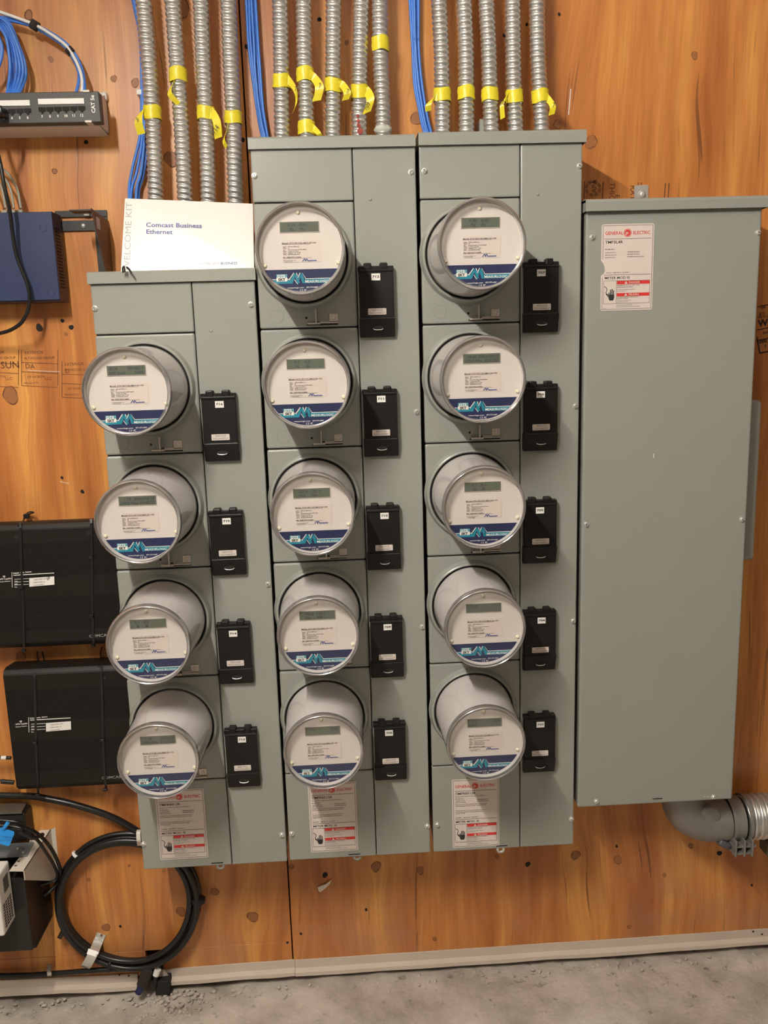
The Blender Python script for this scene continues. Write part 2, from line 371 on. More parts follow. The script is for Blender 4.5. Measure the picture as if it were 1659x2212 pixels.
# ---- lettering: flat glyph meshes standing in the x-z plane, facing -y
_tc = {}
def glyphs(txt, size=1.0, bold=0.0, align='LEFT', res=2):
    key = (txt, round(size, 5), bold, align, res)
    if key in _tc: return _tc[key]
    cu = D.curves.new('t', 'FONT'); cu.body = txt; cu.size = size; cu.offset = bold; cu.align_x = align
    cu.resolution_u = res; cu.fill_mode = 'FRONT'
    o = D.objects.new('t', cu); me = o.to_mesh()
    V = [v.co.copy() for v in me.vertices]; Fc = [tuple(p.vertices) for p in me.polygons]
    o.to_mesh_clear(); D.objects.remove(o); D.curves.remove(cu)
    _tc[key] = (V, Fc); return _tc[key]
def text(name, items, m, parent=None, y=0.0, loc=None, rot=0.0, depth=0.0):
    """items: (string, x, z, cap height[, bold[, align[, x stretch[, rotation]]]])"""
    vs, fs = [], []
    for it in items:
        s, x, z, h = it[:4]; bold = it[4] if len(it) > 4 else 0; al = it[5] if len(it) > 5 else 'LEFT'; st = it[6] if len(it) > 6 else 1; ro = it[7] if len(it) > 7 else 0
        size = h/0.70
        V, Fc = glyphs(s, size, bold*size, al)
        b = len(vs); c, q = math.cos(ro), math.sin(ro)
        for v in V:
            a_, b_ = v.x*st, v.y
            vs.append((x+a_*c-b_*q, y, z+a_*q+b_*c))
        fs += [tuple(b+i for i in f) for f in Fc]
    me = D.meshes.new(name); me.from_pydata(vs, [], fs); me.update()
    o = link(name, me, m, parent, loc)
    return o
def join_quads(name, quads, y, m, parent=None, loc=None, th=0.0002):
    bm = bmesh.new()
    for q in quads: add_prism(bm, q, y, y+th)
    return link(name, fin(bm, name), m, parent, loc)
def rect(x0, x1, z0, z1): return [(x0, z0), (x1, z0), (x1, z1), (x0, z1)]
def rrect(x0, x1, z0, z1, r, n=4):
    P = []
    for cx, cz, a0 in ((x1-r, z0+r, -90), (x1-r, z1-r, 0), (x0+r, z1-r, 90), (x0+r, z0+r, 180)):
        for i in range(n+1):
            a = math.radians(a0+90*i/n); P.append((cx+r*math.cos(a), cz+r*math.sin(a)))
    return P
def disc(cx, cz, r, n=20, a0=0, a1=360):
    return [(cx+r*math.cos(math.radians(a0+(a1-a0)*i/n)), cz+r*math.sin(math.radians(a0+(a1-a0)*i/n))) for i in range(n)]
def copy_tree(o, parent=None):
    c = o.copy(); COL.objects.link(c)
    if parent is not None: c.parent = parent
    for ch in list(o.children): copy_tree(ch, c)
    return c

# ================================================================== THE SETTING
WY = 0.165                     # face of the plywood
RX0, RX1, RY0, RZ1 = -1.9, 2.3, -3.1, 2.9
def structure(o): o['kind'] = 'structure'; return o
structure(box('wall_left', RX0-.1, RX0, RY0, WY+.1, -.1, RZ1, WALLP))
structure(box('wall_right', RX1, RX1+.1, RY0, WY+.1, -.1, RZ1, WALLP))
structure(box('wall_front', RX0-.1, RX1+.1, RY0-.1, RY0, -.1, RZ1, WALLP))
structure(box('ceiling', RX0-.1, RX1+.1, RY0-.1, WY+.1, RZ1, RZ1+.1, mat('white_ceiling', (.72, .69, .64), .85)))
SHEETS = []
wb = structure(box('wall_back', RX0, RX1, WY+.03, WY+.10, -.1, RZ1, DARK))
sheets = [(RX0+.001, -1.392), (-1.388, -0.1712), (-0.1680, 1.0500), (1.0535, RX1-.001)]
for a, b in sheets:
    if a < -0.55 < b:          # sheet with the square cut-out above the trim gap
        bm = bmesh.new()
        c0, c1 = at(313, 2054, WY), at(350, 2054, WY)
        add_box(bm, a, b, WY, WY+.018, c0.z, RZ1-.001, .0008)
        add_box(bm, a, c0.x, WY, WY+.018, .030, c0.z-.0001, .0002); add_box(bm, c1.x, b, WY, WY+.018, .030, c0.z-.0001, .0002)
        SHEETS.append(link('plywood_sheet', fin(bm, 'plywood_sheet'), WOOD, wb))
    else: SHEETS.append(box('plywood_sheet', a, b, WY, WY+.018, .030, RZ1-.001, WOOD, wb, .0008))
def knot_mat():
    m = D.materials.new('knot_wood'); m.use_nodes = True; N, L = nodes_of(m); b = N['Principled BSDF']
    tc = N.new('ShaderNodeTexCoord'); ln = N.new('ShaderNodeVectorMath'); ln.operation = 'LENGTH'
    nz = N.new('ShaderNodeTexNoise'); nz.inputs['Scale'].default_value = 120; L.new(tc.outputs['Object'], nz.inputs['Vector'])
    L.new(tc.outputs['Object'], ln.inputs[0])
    v = math_node(N, L, 'ADD', math_node(N, L, 'MULTIPLY', ln.outputs['Value'], 420), math_node(N, L, 'MULTIPLY', nz.outputs['Fac'], 1.4))
    f = math_node(N, L, 'FRACT', v); r = N.new('ShaderNodeValToRGB'); L.new(f, r.inputs[0])
    r.color_ramp.elements[0].color = (.27, .098, .032, 1); r.color_ramp.elements[1].color = (.40, .165, .055, 1)
    L.new(r.outputs[0], b.inputs['Base Color']); b.inputs['Roughness'].default_value = .5; return m
KNOTM = knot_mat(); KRING = mat('knot_bark', (.14, .048, .016), .7); KHOLE = mat('knot_hole', (.012, .007, .005), .8)
def blob(r, n, seed):
    rr = random.Random(seed); ph = [rr.uniform(0, 6.28) for _ in range(4)]
    return [(r*(1+.10*math.sin(2*a+ph[0])+.06*math.sin(3*a+ph[1])+.03*math.sin(7*a+ph[2]))*math.cos(a), 1.12*r*(1+.10*math.sin(2*a+ph[0])+.06*math.sin(3*a+ph[1])+.03*math.sin(7*a+ph[2]))*math.sin(a)) for a in [2*math.pi*i/n for i in range(n)]]
sheet_of = lambda x: [o for o, (a, b) in zip(SHEETS, sheets) if a <= x <= b+.01][0]
for i_, (u, v, r, k) in enumerate(KNOTS):
    c = at(u, v, WY); par = sheet_of(c.x); O = blob(r*(.86 if k != 1 else 1), 20, i_); n = len(O)
    y0, y1 = -.0003, .0004
    bm = bmesh.new()
    if k == 1:
        add_prism(bm, O, y0, y1); o = link('knot_hole', fin(bm, 'knot_hole'), KHOLE, par, (c.x, WY, c.z)); continue
    add_prism(bm, [(p[0]*.93, p[1]*.93) for p in O], y0-.0002, y1)
    me = fin(bm, 'knot'); me.materials.append(KNOTM); me.materials.append(KRING)
    bm = bmesh.new(); bm.from_mesh(me)
    t = .80 if k == 2 else .91
    s0 = .0 if k == 2 else .35
    for j in range(n):
        q = (j+1) % n; tj = t-(.12*math.sin(j*.9)+(.12 if k == 2 and j > n//4 and j < n*3//4 else 0))*.5; tq = t-(.12*math.sin(q*.9)+(.12 if k == 2 and q > n//4 and q < n*3//4 else 0))*.5
        A = [bm.verts.new((O[j][0], y0-.0003, O[j][1])), bm.verts.new((O[q][0], y0-.0003, O[q][1])), bm.verts.new((O[q][0]*tq, y0-.0003, O[q][1]*tq)), bm.verts.new((O[j][0]*tj, y0-.0003, O[j][1]*tj))]
        f = bm.faces.new(A); f.material_index = 1
    bm.to_mesh(me); bm.free()
    link('knot', me, None, par, (c.x, WY, c.z))
# ink stamps on the sheets
def stamp(items, m, lines=()):
    o = text('stamp_lettering', items, m, wb, y=WY-.0006)
    if lines: join_quads('stamp_frame', lines, WY-.0006, m, wb)
def pp(u, v): p = at(u, v, WY); return p.x, p.z
def seg(u0, v0, u1, v1, t=.0012):
    a, b = Vector(pp(u0, v0)), Vector(pp(u1, v1)); d = (b-a).normalized(); n = Vector((-d.y, d.x))*t/2
    return [tuple(a-n), tuple(b-n), tuple(b+n), tuple(a+n)]
R90 = -math.pi/2
x0, z0 = pp(1272, 392)
octa = [seg(1281+17*math.cos(a)*s, 407+17*math.sin(a)*s, 1281+17*math.cos(a+.62)*s, 407+17*math.sin(a+.62)*s, .0018) for s in (1, .8) for a in [i*math.pi/4 for i in range(8)]]
stamp([('APA', *pp(1288, 417), .010, .01, 'LEFT', 1, math.pi/2), ('THICK', *pp(1317, 394), .011, .01, 'LEFT', 1, R90), ('E', *pp(1329, 420), .010, .01, 'LEFT', 1, R90),
       ('RATE', *pp(1362, 400), .011, .01, 'LEFT', 1, R90)], STAMP,
      octa+[seg(1263, 392, 1261, 430, .002), seg(1303, 392, 1301, 430, .002), seg(1437, 396, 1435, 428, .0025), seg(1445, 396, 1443, 428, .0025), seg(1379, 394, 1378, 400, .002), seg(1386, 394, 1385, 400, .002)])
L_, T_ = [], []
for k in range(3):
    ux = (-38, 47, 134)[k]; vy = (755, 755, 780)[k]
    L_ += [seg(ux, vy, ux, vy+78, .0012), seg(ux+78, vy, ux+78, vy+78, .0012), seg(ux, vy+78, ux+78, vy+82, .001), seg(ux, vy+28, ux+78, vy+31, .001), seg(ux, vy+48, ux+78, vy+52, .001)]
    T_ += [('EXTERIOR', *pp(ux+6, vy+10), .006), ('PLYWOOD GROUP', *pp(ux+6, vy+22), .005), ('OF NORTH', *pp(ux+12, vy+62), .005), ('LLC', *pp(ux+50, vy+66), .006), ('PRODUCTS', *pp(ux+6, vy+75), .004)]
T_ += [('SUN', *pp(2, 796), .014, .01), ('D', *pp(55, 796), .010), ('A', *pp(66, 797), .010), ('D', *pp(141, 806), .009)]
stamp(T_, STAMP, L_)
tx, tz = pp(1640, 740)
stamp([('GE', *pp(1642, 667), .007, .02, 'LEFT', 1, .10), ('RTI', *pp(1640, 682), .006, .02, 'LEFT', 1, .10), ('PRODUCT', *pp(1638, 688), .0045, .02, 'LEFT', 1, .10), ('WOOD', *pp(1638, 706), .014, .04, 'LEFT', 1, .12),
       ('EXT', *pp(1648, 722), .005, .02, 'LEFT', 1, .1), ('000', *pp(1640, 742), .008, .03, 'LEFT', 1, .1), ('7 12', *pp(1650, 752), .007, .03, 'LEFT', 1, .1)],
      STAMPD, [seg(1636, 663, 1700, 650, .002), seg(1635, 713, 1700, 700, .002), seg(1634, 736, 1700, 722, .0018), seg(1635, 728, 1641, 763, .003), seg(1641, 763, 1700, 750, .003)])
# scratches and specks of paint
join_quads('paint_scratch', [seg(1233, 192, 1228, 248, .0018)], WY-.0006, WHITEP, wb)
join_quads('paint_scratch', [seg(1043, 1815, 1050, 1822, .001), seg(130, 1040, 150, 1045, .001), seg(60, 800, 130, 803, .0008)], WY-.0006, WHITEP, wb)

# floor: rough slab, uneven edge
def noise2(x, y, s): 
    from mathutils import noise as nn
    return nn.noise(Vector((x*s, y*s, 0.3)))
bm = bmesh.new()
NX, NY = 240, 60
xs = [RX0 + (RX1-RX0)*i/NX for i in range(NX+1)]
ys = [WY+.03 - (WY+.03-RY0)*((j/NY)**2.2) for j in range(NY+1)]
gr = []
for j, yy in enumerate(ys):
    row = []
    for xx in xs:
        z = .0035*noise2(xx, yy, 9)+.002*noise2(xx, yy, 35)
        if yy > .02: z += (.006*noise2(xx, yy, 22)+.004*noise2(xx, yy, 60)) * min(1, (yy-.02)/.06)
        if xx < -.1: z -= .010*min(1, (-.1-xx)/.35)*max(0, min(1, (yy-.05)/.1))
        row.append(bm.verts.new((xx, yy, z)))
    gr.append(row)
for j in range(NY):
    for i in range(NX): bm.faces.new((gr[j][i], gr[j+1][i], gr[j+1][i+1], gr[j][i+1]))
fl = link('floor', fin(bm, 'floor', True), CONC); structure(fl)
# crumbs of concrete along the wall
bm = bmesh.new()
for k in range(330):
    if k < 110: cx, cy = random.gauss(-.45, .06), random.uniform(.02, .15)
    else: cx, cy = random.uniform(-.95, 1.1), WY-.02-abs(random.gauss(0, .02))
    r = random.uniform(.002, .0065)*(1.1 if k < 110 else .9)
    v = bmesh.ops.create_icosphere(bm, subdivisions=1, radius=r)['verts']
    for q in v: q.co = Vector((q.co.x*random.uniform(.7, 1.5), q.co.y*random.uniform(.7, 1.4), q.co.z*random.uniform(.5, 1)))+Vector((cx, cy, r*.2-.004*(cx < -.2)))
rb = link('concrete_crumbs', fin(bm, 'concrete_crumbs'), CONC); tag(rb, 'grey concrete crumbs lying along the foot of the wall', 'rubble', kind='stuff')

# cream metal bead at the foot of the wall (two lengths)
def trim(name, x0, x1, z0, zs):
    bm = bmesh.new()
    N_ = 24
    rows = []
    for i in range(N_+1):
        x = x0+(x1-x0)*i/N_; t = i/N_; zt = zs[0]+(zs[1]-zs[0])*t
        j = .0012*noise2(x, 0, 12)
        rows.append([bm.verts.new((x, WY-.0005, zt+j)), bm.verts.new((x, WY-.004, zt+j)), bm.verts.new((x, WY-.005, zt-.020+j)), bm.verts.new((x, WY-.017+j, zt-.024+j)), bm.verts.new((x, WY-.018+j, zt-.033+2*j)), bm.verts.new((x, WY-.0005, zt-.033))])
    for A, B in zip(rows, rows[1:]):
        for i in range(6):
            k = (i+1) % 6; bm.faces.new((A[i], A[k], B[k], B[i]))
    bm.faces.new(rows[0]); bm.faces.new(list(reversed(rows[-1])))
    return structure(link(name, fin(bm, name), TRIM))
xa = at(298, 2110, WY).x; xb = at(352, 2100, WY).x; xm = at(637, 2075, WY).x
t1 = trim('trim_1', RX0+.01, xa, 0, (.060, .0395)); t2 = trim('trim_2', xb, xm, 0, (.046, .050)); t3 = trim('trim_3', xm+.0006, RX1-.01, 0, (.0485, .058))
for t_, pts in ((t1, ((258, 2106), (278, 2108))), (t3, ((1627, 2012), (1646, 2018)))):
    for (u, v) in pts:
        p = at(u, v, WY-.005); bm = bmesh.new(); add_lathe(bm, [(0, -.0012), (.0022, -.0008), (.0026, 0)], 10); link('nail_head', fin(bm, 'nail_head', True), INK, t_, p)

# ceiling tube fixture: one bare tube on a narrow white batten
cl = empty('ceiling_tube_fixture', (TUBE[0], (TUBE[1]+TUBE[2])/2, RZ1), 'bare fluorescent tube on a narrow white batten under the ceiling', 'lamp')
hy = (TUBE[1]-TUBE[2])/2
box('batten', -.03, .03, -hy-.03, hy+.03, TUBE[3]-RZ1+.03, TUBE[3]-RZ1+.075, WHITEP, cl, .003)
for q in (-hy*.7, hy*.7): tube('hanger_rod', [(0, q, 0), (0, q, TUBE[3]-RZ1+.075)], .004, WHITEP, cl, 8, 0)
for q in (-hy-.006, hy+.006): box('tube_socket', -.012, .012, q-.008, q+.008, TUBE[3]-RZ1-.016, TUBE[3]-RZ1+.031, WHITEP, cl, .002)
em = D.materials.new('glowing_tube'); em.use_nodes = True; N, L = nodes_of(em); N.remove(N['Principled BSDF'])
e = N.new('ShaderNodeEmission'); e.inputs[0].default_value = (1, .93, .83, 1); e.inputs[1].default_value = TUBE_STRENGTH; L.new(e.outputs[0], N['Material Output'].inputs[0])
tube('glass_tube', [(0, -hy, TUBE[3]-RZ1), (0, hy, TUBE[3]-RZ1)], .013, em, cl, 12, 0)

# ================================================================== METER CABINETS
SP = 0.2286
HW, HZ = 0.0915, -0.1012
scr_bm = bmesh.new()
add_lathe(scr_bm, [(0, -.0050), (.0032, -.0050), (.0041, -.0040), (.0043, -.0012), (.0056, -.0010), (.0058, 0)], 12)
SCREW = fin(scr_bm, 'hex_screw', True)
SLOT = fin(add_box(bmesh.new(), -.0030, .0030, -.0052, -.0049, -.0005, .0005), 'driver_slot'); SCREW.set_sharp_from_angle(angle=math.radians(30))
riv = lathe_mesh('rivet', [(0, -.0022), (.0018, -.0018), (.0030, -.0003), (.0031, 0)], 12)
def cover_mesh(w, h, bev=.0025, dy=.004):
    bm = bmesh.new(); add_box(bm, .0008, w-.0008, -dy*0, .012, -h+.0012, -.0012, bev, 2); return fin(bm, 'cover')
def danger_label(parent, x, z, model, lines, tear=False):
    """pale rating sticker, 101 x 160 mm, lower left corner at x, z"""
    W_, H_ = .1015, .160
    pts = rrect(0, W_, 0, H_, .003) if not tear else [(0, .003), (.003, 0), (W_-.003, 0), (W_, .003), (W_, H_-.003), (W_-.003, H_), (.003, H_), (0, H_-.003), (0, .093), (.0035, .090), (.0065, .083), (.0075, .076), (.006, .070), (.002, .067), (0, .066)]
    st = prism('rating_sticker', pts, -.0006, 0, LABELP, parent, (x, -.0002, z))
    st['label'] = 'pale rating sticker with red danger bars' + (' and a torn left edge' if tear else '')
    y = -.0009
    fr = [rect(.0025, W_-.0025, .0025, .0031), rect(.0025, W_-.0025, H_-.0031, H_-.0025), rect(W_-.0031, W_-.0025, .0025, H_-.0025)]
    fr += [rect(.0025, .0031, .0025, .062 if tear else H_-.0025)] + ([rect(.0025, .0031, .096, H_-.0025)] if tear else [])
    fr += [rect(.006, W_-.005, H_-.0275, H_-.0269), rect(.006, W_-.005, .0665, .0671)]
    bx = (.0055, .0305, .013, .056)
    fr += [rect(bx[0], W_-.006, bx[2], bx[2]+.0005), rect(bx[0], W_-.006, bx[3]-.0005, bx[3]), rect(bx[0], bx[0]+.0005, bx[2], bx[3]), rect(bx[1], bx[1]+.0005, bx[2], bx[3]), rect(W_-.0065, W_-.006, bx[2], bx[3])]
    # hand and jagged arc
    hx, hz = .0205, .024
    hand = [[(hx-.005, hz-.001), (hx-.003, hz-.005), (hx+.004, hz-.005), (hx+.006, hz), (hx+.006, hz+.006), (hx-.005, hz+.006)]]
    for i, (dx, hh) in enumerate(((-.0052, .010), (-.0022, .0155), (.0008, .0165), (.0038, .014))):
        hand.append(rect(hx+dx, hx+dx+.0018, hz+.005, hz+hh))
    hand.append([(hx-.0052, hz+.001), (hx-.0052, hz+.004), (hx-.0100, hz+.009), (hx-.0105, hz+.007)])
    zz = [(.0065, .046), (.0110, .043), (.0125, .039), (.0100, .034), (.0120, .031), (.0155, .0300)]
    for (a, b) in zip(zz, zz[1:]):
        d = (Vector(b)-Vector(a)).normalized(); n = Vector((-d.y, d.x))*.0006; hand.append([tuple(Vector(a)-n), tuple(Vector(b)-n), tuple(Vector(b)+n), tuple(Vector(a)+n)])
    join_quads('printed_frame', fr+hand, y, INK, st)
    rd = [rect(.0315, W_-.0065, .0490, .0552), rect(.0315, W_-.0065, .0265, .0327)]
    gx, gz = .050, H_-.0165
    rd.append(disc(gx, gz, .0075, 28))
    join_quads('red_print', rd, y, RED, st)
    text('red_lettering', [('GENERAL', .0065, H_-.0195, .0062, .012, 'LEFT', .92), ('ELECTRIC', .0605, H_-.0195, .0062, .012, 'LEFT', .86)], RED, st, y=y)
    wt = [disc(gx, gz, .0062, 24)]
    tri = lambda cx, cz: [(cx-.0030, cz), (cx+.0030, cz), (cx, cz+.0048)]
    bm = bmesh.new()
    for a in range(28):                                           # thin white ring of the round monogram
        t0, t1_ = 2*math.pi*a/28, 2*math.pi*(a+1)/28
        add_prism(bm, [(gx+.0058*math.cos(t0), gz+.0058*math.sin(t0)), (gx+.0058*math.cos(t1_), gz+.0058*math.sin(t1_)), (gx+.0064*math.cos(t1_), gz+.0064*math.sin(t1_)), (gx+.0064*math.cos(t0), gz+.0064*math.sin(t0))], y-.0003, y-.0001)
    for cz in (.0500, .0275): add_prism(bm, tri(.049, cz), y-.0003, y-.0001)
    link('white_print', fin(bm, 'white_print'), LABELP, st)
    text('white_lettering', [('ge', gx-.0040, gz-.0022, .0055, .015, 'LEFT', .8), ('DANGER', .0545, .0503, .0037, .01), ('PELIGRO', .0545, .0278, .0037, .01)], LABELP, st, y=y-.0004)
    T = [(model, .0070, H_-.0355, .0052, .012, 'LEFT', 1.15), ('METER MOD. III' if not tear else 'METER MOD III', .0070, .0590, .0046, .010, 'LEFT', 1.12)]
    T += [(s, a, H_-b, .0019, .012) for (s, a, b) in lines]
    T += [('HAZARDOUS VOLTAGE. WILL CAUSE', .0320, .0462, .0018, .012), ('SEVERE INJURY OR DEATH.', .0320, .0428, .0018, .012), ('Turn OFF power supplying this equipment', .0320, .0385, .0014, .01), ('before working inside.', .0320, .0355, .0014, .01),
          ('VOLTAJE PELIGROSO. CAUSA HERIDAS', .0320, .0240, .0017, .012), ('SEVERAS O MUERTE.', .0320, .0212, .0017, .012), ('Desconecte la corriente antes de', .0320, .0180, .0014, .01), ('trabajar dentro del equipo.', .0320, .0153, .0014, .01),
          ('FURTHER INSTRUCTIONS INSIDE', .0310, .0092, .0015, .01), ('INSTRUCCIONES ADICIONALES EN EL INTERIOR', .0310, .0062, .0015, .01), ('SA-1234', .0055, .0045, .0013, .0)]
    text('black_lettering', T, INK, st, y=y)
    return st
LN_MOD = [('Ring type meter sockets with 5 jaws for use in Canada or', .007, .0405), ('800 AMPS MAX.', .007, .0458), ('120/240 VAC/VCA', .007, .0505), ('208Y/120 VAC/VCA', .007, .0545), ('1PH/FASE-3W/HILOS', .054, .0498), ('3PH/FASE-4W/HILOS', .054, .0538),
          ('Suitable for use as service equipment when not more than six', .007, .0590), ('main disconnecting means are provided.  Enclosure Type 3R', .007, .0625), ('Conviene para uso como equipo de acometida cuando no se', .007, .0735), ('provean mas de seis medios de desconexion principales', .007, .0770), ('o menos. Tipo 3R', .007, .0800), ('AN 000001    LABEL REV. D    DATE REV.', .007, .0900)]
LN_TAP = [('400 AMPS MAX.', .007, .0470), ('120/240 VAC/VCA', .007, .0530), ('208Y/120 VAC/VCA', .007, .0575), ('240/120 VAC/VCA', .007, .0620), ('1PH/FASE-3W/HILOS', .050, .0525), ('3PH/FASE-4W/HILOS', .050, .0568), ('3PH/FASE-4W/HILOS DELTA', .050, .0613), ('AN 01-C    LABEL REV. B    DATE REV. C', .010, .0900)]
# ring of the socket and latch, shared meshes
RING = lathe_mesh('socket_ring', [(.0925, 0), (.0912, -.0016), (.0900, -.0050), (.0885, -.0115), (.0872, -.0145), (.0850, -.0158), (.0832, -.0150), (.0826, -.0130), (.0826, -.002), (.0826, 0)], 72)
GASK = lathe_mesh('ring_gap', [(.0826, -.0105), (.0800, -.0095), (.0790, -.004), (.0826, -.003)], 72, close=True)
KNOCK = lathe_mesh('knockout', [(0, -.0004), (.0118, -.0004), (.0122, .0002), (.0127, .0002), (.0130, -.0003), (.0134, 0)], 40)
bm = bmesh.new(); add_lathe(bm, [(0, -.0004), (.0022, -.0004), (.0023, 0)], 14); HOLE = fin(bm, 'pilot_hole')
bm = bmesh.new()
add_box(bm, -.0085, .0080, -.0022, -.0004, -.0075, .0075, .0008)      # plate
add_box(bm, -.0270, .0085, -.0070, -.0004, -.0105, -.0085, .0004)     # shelf
add_box(bm, -.0270, -.0080, -.0022, -.0004, -.0088, -.0060, .0003)
PLATE = fin(bm, 'seal_bracket')
bm = bmesh.new(); add_box(bm, -.0520, .0080, -.0020, .001, -.0135, -.0108); add_box(bm, -.0345, -.0270, -.0024, .001, -.0088, -.0066); BSLOT_SHADOW = fin(bm, 'slot_and_prong_shadow')  # dark slot under the shelf, plus the prong's shadow as a dark block
bm = bmesh.new()
add_box(bm, -.0345, -.0323, -.0120, .0, -.0120, .0160, .0004)          # upright prong from the ring
add_box(bm, -.0500, -.0260, -.0085, .0, -.0120, -.0085, .0004)
PRONG = fin(bm, 'sealing_prong')
bm = bmesh.new(); add_lathe(bm, [(0, -.0042), (.0030, -.0042), (.0042, -.0030), (.0043, -.002)], 14); SEALSCR = fin(bm, 'seal_screw', True)

def cabinet(name, x0, xm_, x1, zt, z_first, n, zb, hood, label, cat, screws, rivet, slot, labelpos, model, disc_tab=True):
    root = empty(name, ((x0+x1)/2, WY, zb), label, cat, 'grey meter cabinets')
    ox, oy, oz = root.location
    def P(x, z, y=0.0): return (x-ox, y-oy, z-oz)
    # body behind the covers
    b = box('cabinet_body', x0+.004-ox, x1-.004-ox, .008-oy, -.0005, 0.001, zt+.004-oz, GRAY, root)
    s = box('cover_recess', x0+.003-ox, x1-.003-ox, .0045-oy, .0078-oy, 0.003, zt-.002-oz, DARK, root)
    # rain hood
    bm = bmesh.new()
    hx0, hx1, hz0, hz1 = hood
    sec = [(-.0005, hz1+.003), (-oy-.000, hz1+.0015), (-oy-.0045, hz1-.0005), (-oy-.0065, hz1-.003), (-oy-.0065, hz0), (-oy-.0045, hz0), (-oy-.0035, hz1-.0045), (-.0005, hz1+.0005)]
    A = [bm.verts.new((hx0-ox, y_, z_-oz)) for y_, z_ in sec]; B = [bm.verts.new((hx1-ox, y_, z_-oz)) for y_, z_ in sec]
    bm.faces.new(A); bm.faces.new(list(reversed(B)))
    for i in range(len(sec)):
        j = (i+1) % len(sec); bm.faces.new((A[i], B[i], B[j], A[j]))
    for xx, sgn in ((hx0, 1), (hx1, -1)):
        add_box(bm, min(xx, xx+sgn*.0015)-ox, max(xx, xx+sgn*.0015)-ox, -oy-.0062, -.001, hz0-oz, hz1-oz)
    link('rain_hood', fin(bm, 'rain_hood'), GRAY, root)
    # blank panels
    wl = xm_-x0
    top = link('blank_panel', cover_mesh(wl, zt-z_first), GRAYC, root, P(x0, zt)); top['label'] = 'plain top cover'
    zl = z_first-SP*n
    bot = link('blank_panel', cover_mesh(wl, zl-zb), GRAYC, root, P(x0, zl)); bot['label'] = 'bottom cover with the rating sticker'
    link('breaker_panel', cover_mesh(x1-xm_, zt-zb), GRAYC, root, P(xm_, zt))
    cm = cover_mesh(wl, SP, .0035)
    mc = x0+HW+.0015 if False else None
    return root, P, cm, wl, zl, bot
def screw(root, P, x, z, flag=None):
    o = link('hex_screw', SCREW, CHROME, root, P(x, z)); o.rotation_euler = (0, random.uniform(0, 3), 0); link('driver_slot', SLOT, DARK, o); return o

CABS = [
 dict(x=(-.4596, -.2721, -.1535), zt=1.6275, z1=1.5327, n=4, zb=.4166, hood=(-.4619, -.1513, 1.6257, 1.6464), mx=-.3688, model='TMPR8412R',
      label='leftmost and shortest grey meter cabinet, four meters, white card on its hood', screws=[(-.4541, 1.5813), (-.1635, 1.581), (-.1615, 1.0343), (-.4546, .4782), (-.1625, .4817)], rivet=(-.2413, 1.5345), lab=(-.4220, .4388), slot=-.3035),
 dict(x=(-.1494, .0375, .155), zt=1.8600, z1=1.7631, n=5, zb=.4185, hood=(-.1518, .1543, 1.8556, 1.8761), mx=-.0595, model='TMPR8512R',
      label='middle grey meter cabinet, five meters, between the two other meter cabinets', screws=[(-.1432, 1.8107), (.1455, 1.8115), (.1458, 1.3687), (.1473, .9303), (-.1412, .4831), (.1491, .4832)], rivet=(.0683, 1.7649), lab=(-.1025, .4360), slot=-.0100),
 dict(x=(.1603, .3498, .4676), zt=1.8600, z1=1.7631, n=5, zb=.4185, hood=(.1599, .4725, 1.8568, 1.8789), mx=.2498, model='TMPR8512R',
      label='right of the three grey meter cabinets, five meters, beside the wide blank cabinet', screws=[(.1705, 1.8129), (.4617, 1.8159), (.4595, 1.37), (.4603, .9285), (.1704, .4851), (.4617, .4806)], rivet=(.3832, 1.7674), lab=(.2030, .4275), slot=.3100),
]
for ci, c in enumerate(CABS):
    x0, xm_, x1 = c['x']
    root, P, cm, wl, zl, bot = cabinet('meter_cabinet', x0, xm_, x1, c['zt'], c['z1'], c['n'], c['zb'], c['hood'], c['label'], 'cabinet', None, None, None, None, None)
    for k in range(c['n']):
        zc = c['z1']-SP*k
        cv = link('meter_cover', cm, GRAYC, root, P(x0, zc, -.0012))
        lx = c['mx']-x0
        r = link('socket_ring', RING, GRAYC, cv, (lx, .001, HZ))
        g = link('ring_gap', GASK, DARK, cv, (lx, .001, HZ))
        sx = (-.0083 - (-.1494)) + (0.0 if ci else -.0)
        sz = -.2103
        a = link('seal_bracket', PLATE, BRACK, cv, (sx, 0, sz)); link('seal_screw', SEALSCR, BRACK, cv, (sx, .0008, sz))
        link('sealing_prong', PRONG, BRACK, cv, (sx, 0, sz)); link('slot_and_prong_shadow', BSLOT_SHADOW, DARK, cv, (sx, .0014, sz))
        link('pilot_hole', HOLE, DARK, cv, (sx-.0520, 0, sz+.0008))
        kn = link('knockout', KNOCK, GRAYC, cv, (sx-.1068, 0, sz+.0050)) if k < 3 else None
    for (sx, sz) in c['screws']: screw(root, P, sx, sz)
    link('rivet', riv, GRAYC, root, P(*c['rivet']))
    box('drain_slot', c['slot']-.0125-root.location.x, c['slot']+.0125-root.location.x, -WY-.0006, -WY+.002, .0065, .0085, DARK, root, loc=None)
    bm = bmesh.new(); add_lathe(bm, [(.0040, -.0016), (.0090, -.0016), (.0092, 0), (.0040, 0)], 24, close=True)
    tb = link('mounting_tab', fin(bm, 'mounting_tab', True), (GRAY, GRAY, CHROME)[ci], root, P(c['slot']+(.006, .006, -.002)[ci], c['zb']+(-.002, -.001, -.003)[ci], .004))
    danger_label(bot, c['lab'][0]-x0, c['lab'][1]-zl, c['model'], LN_MOD)
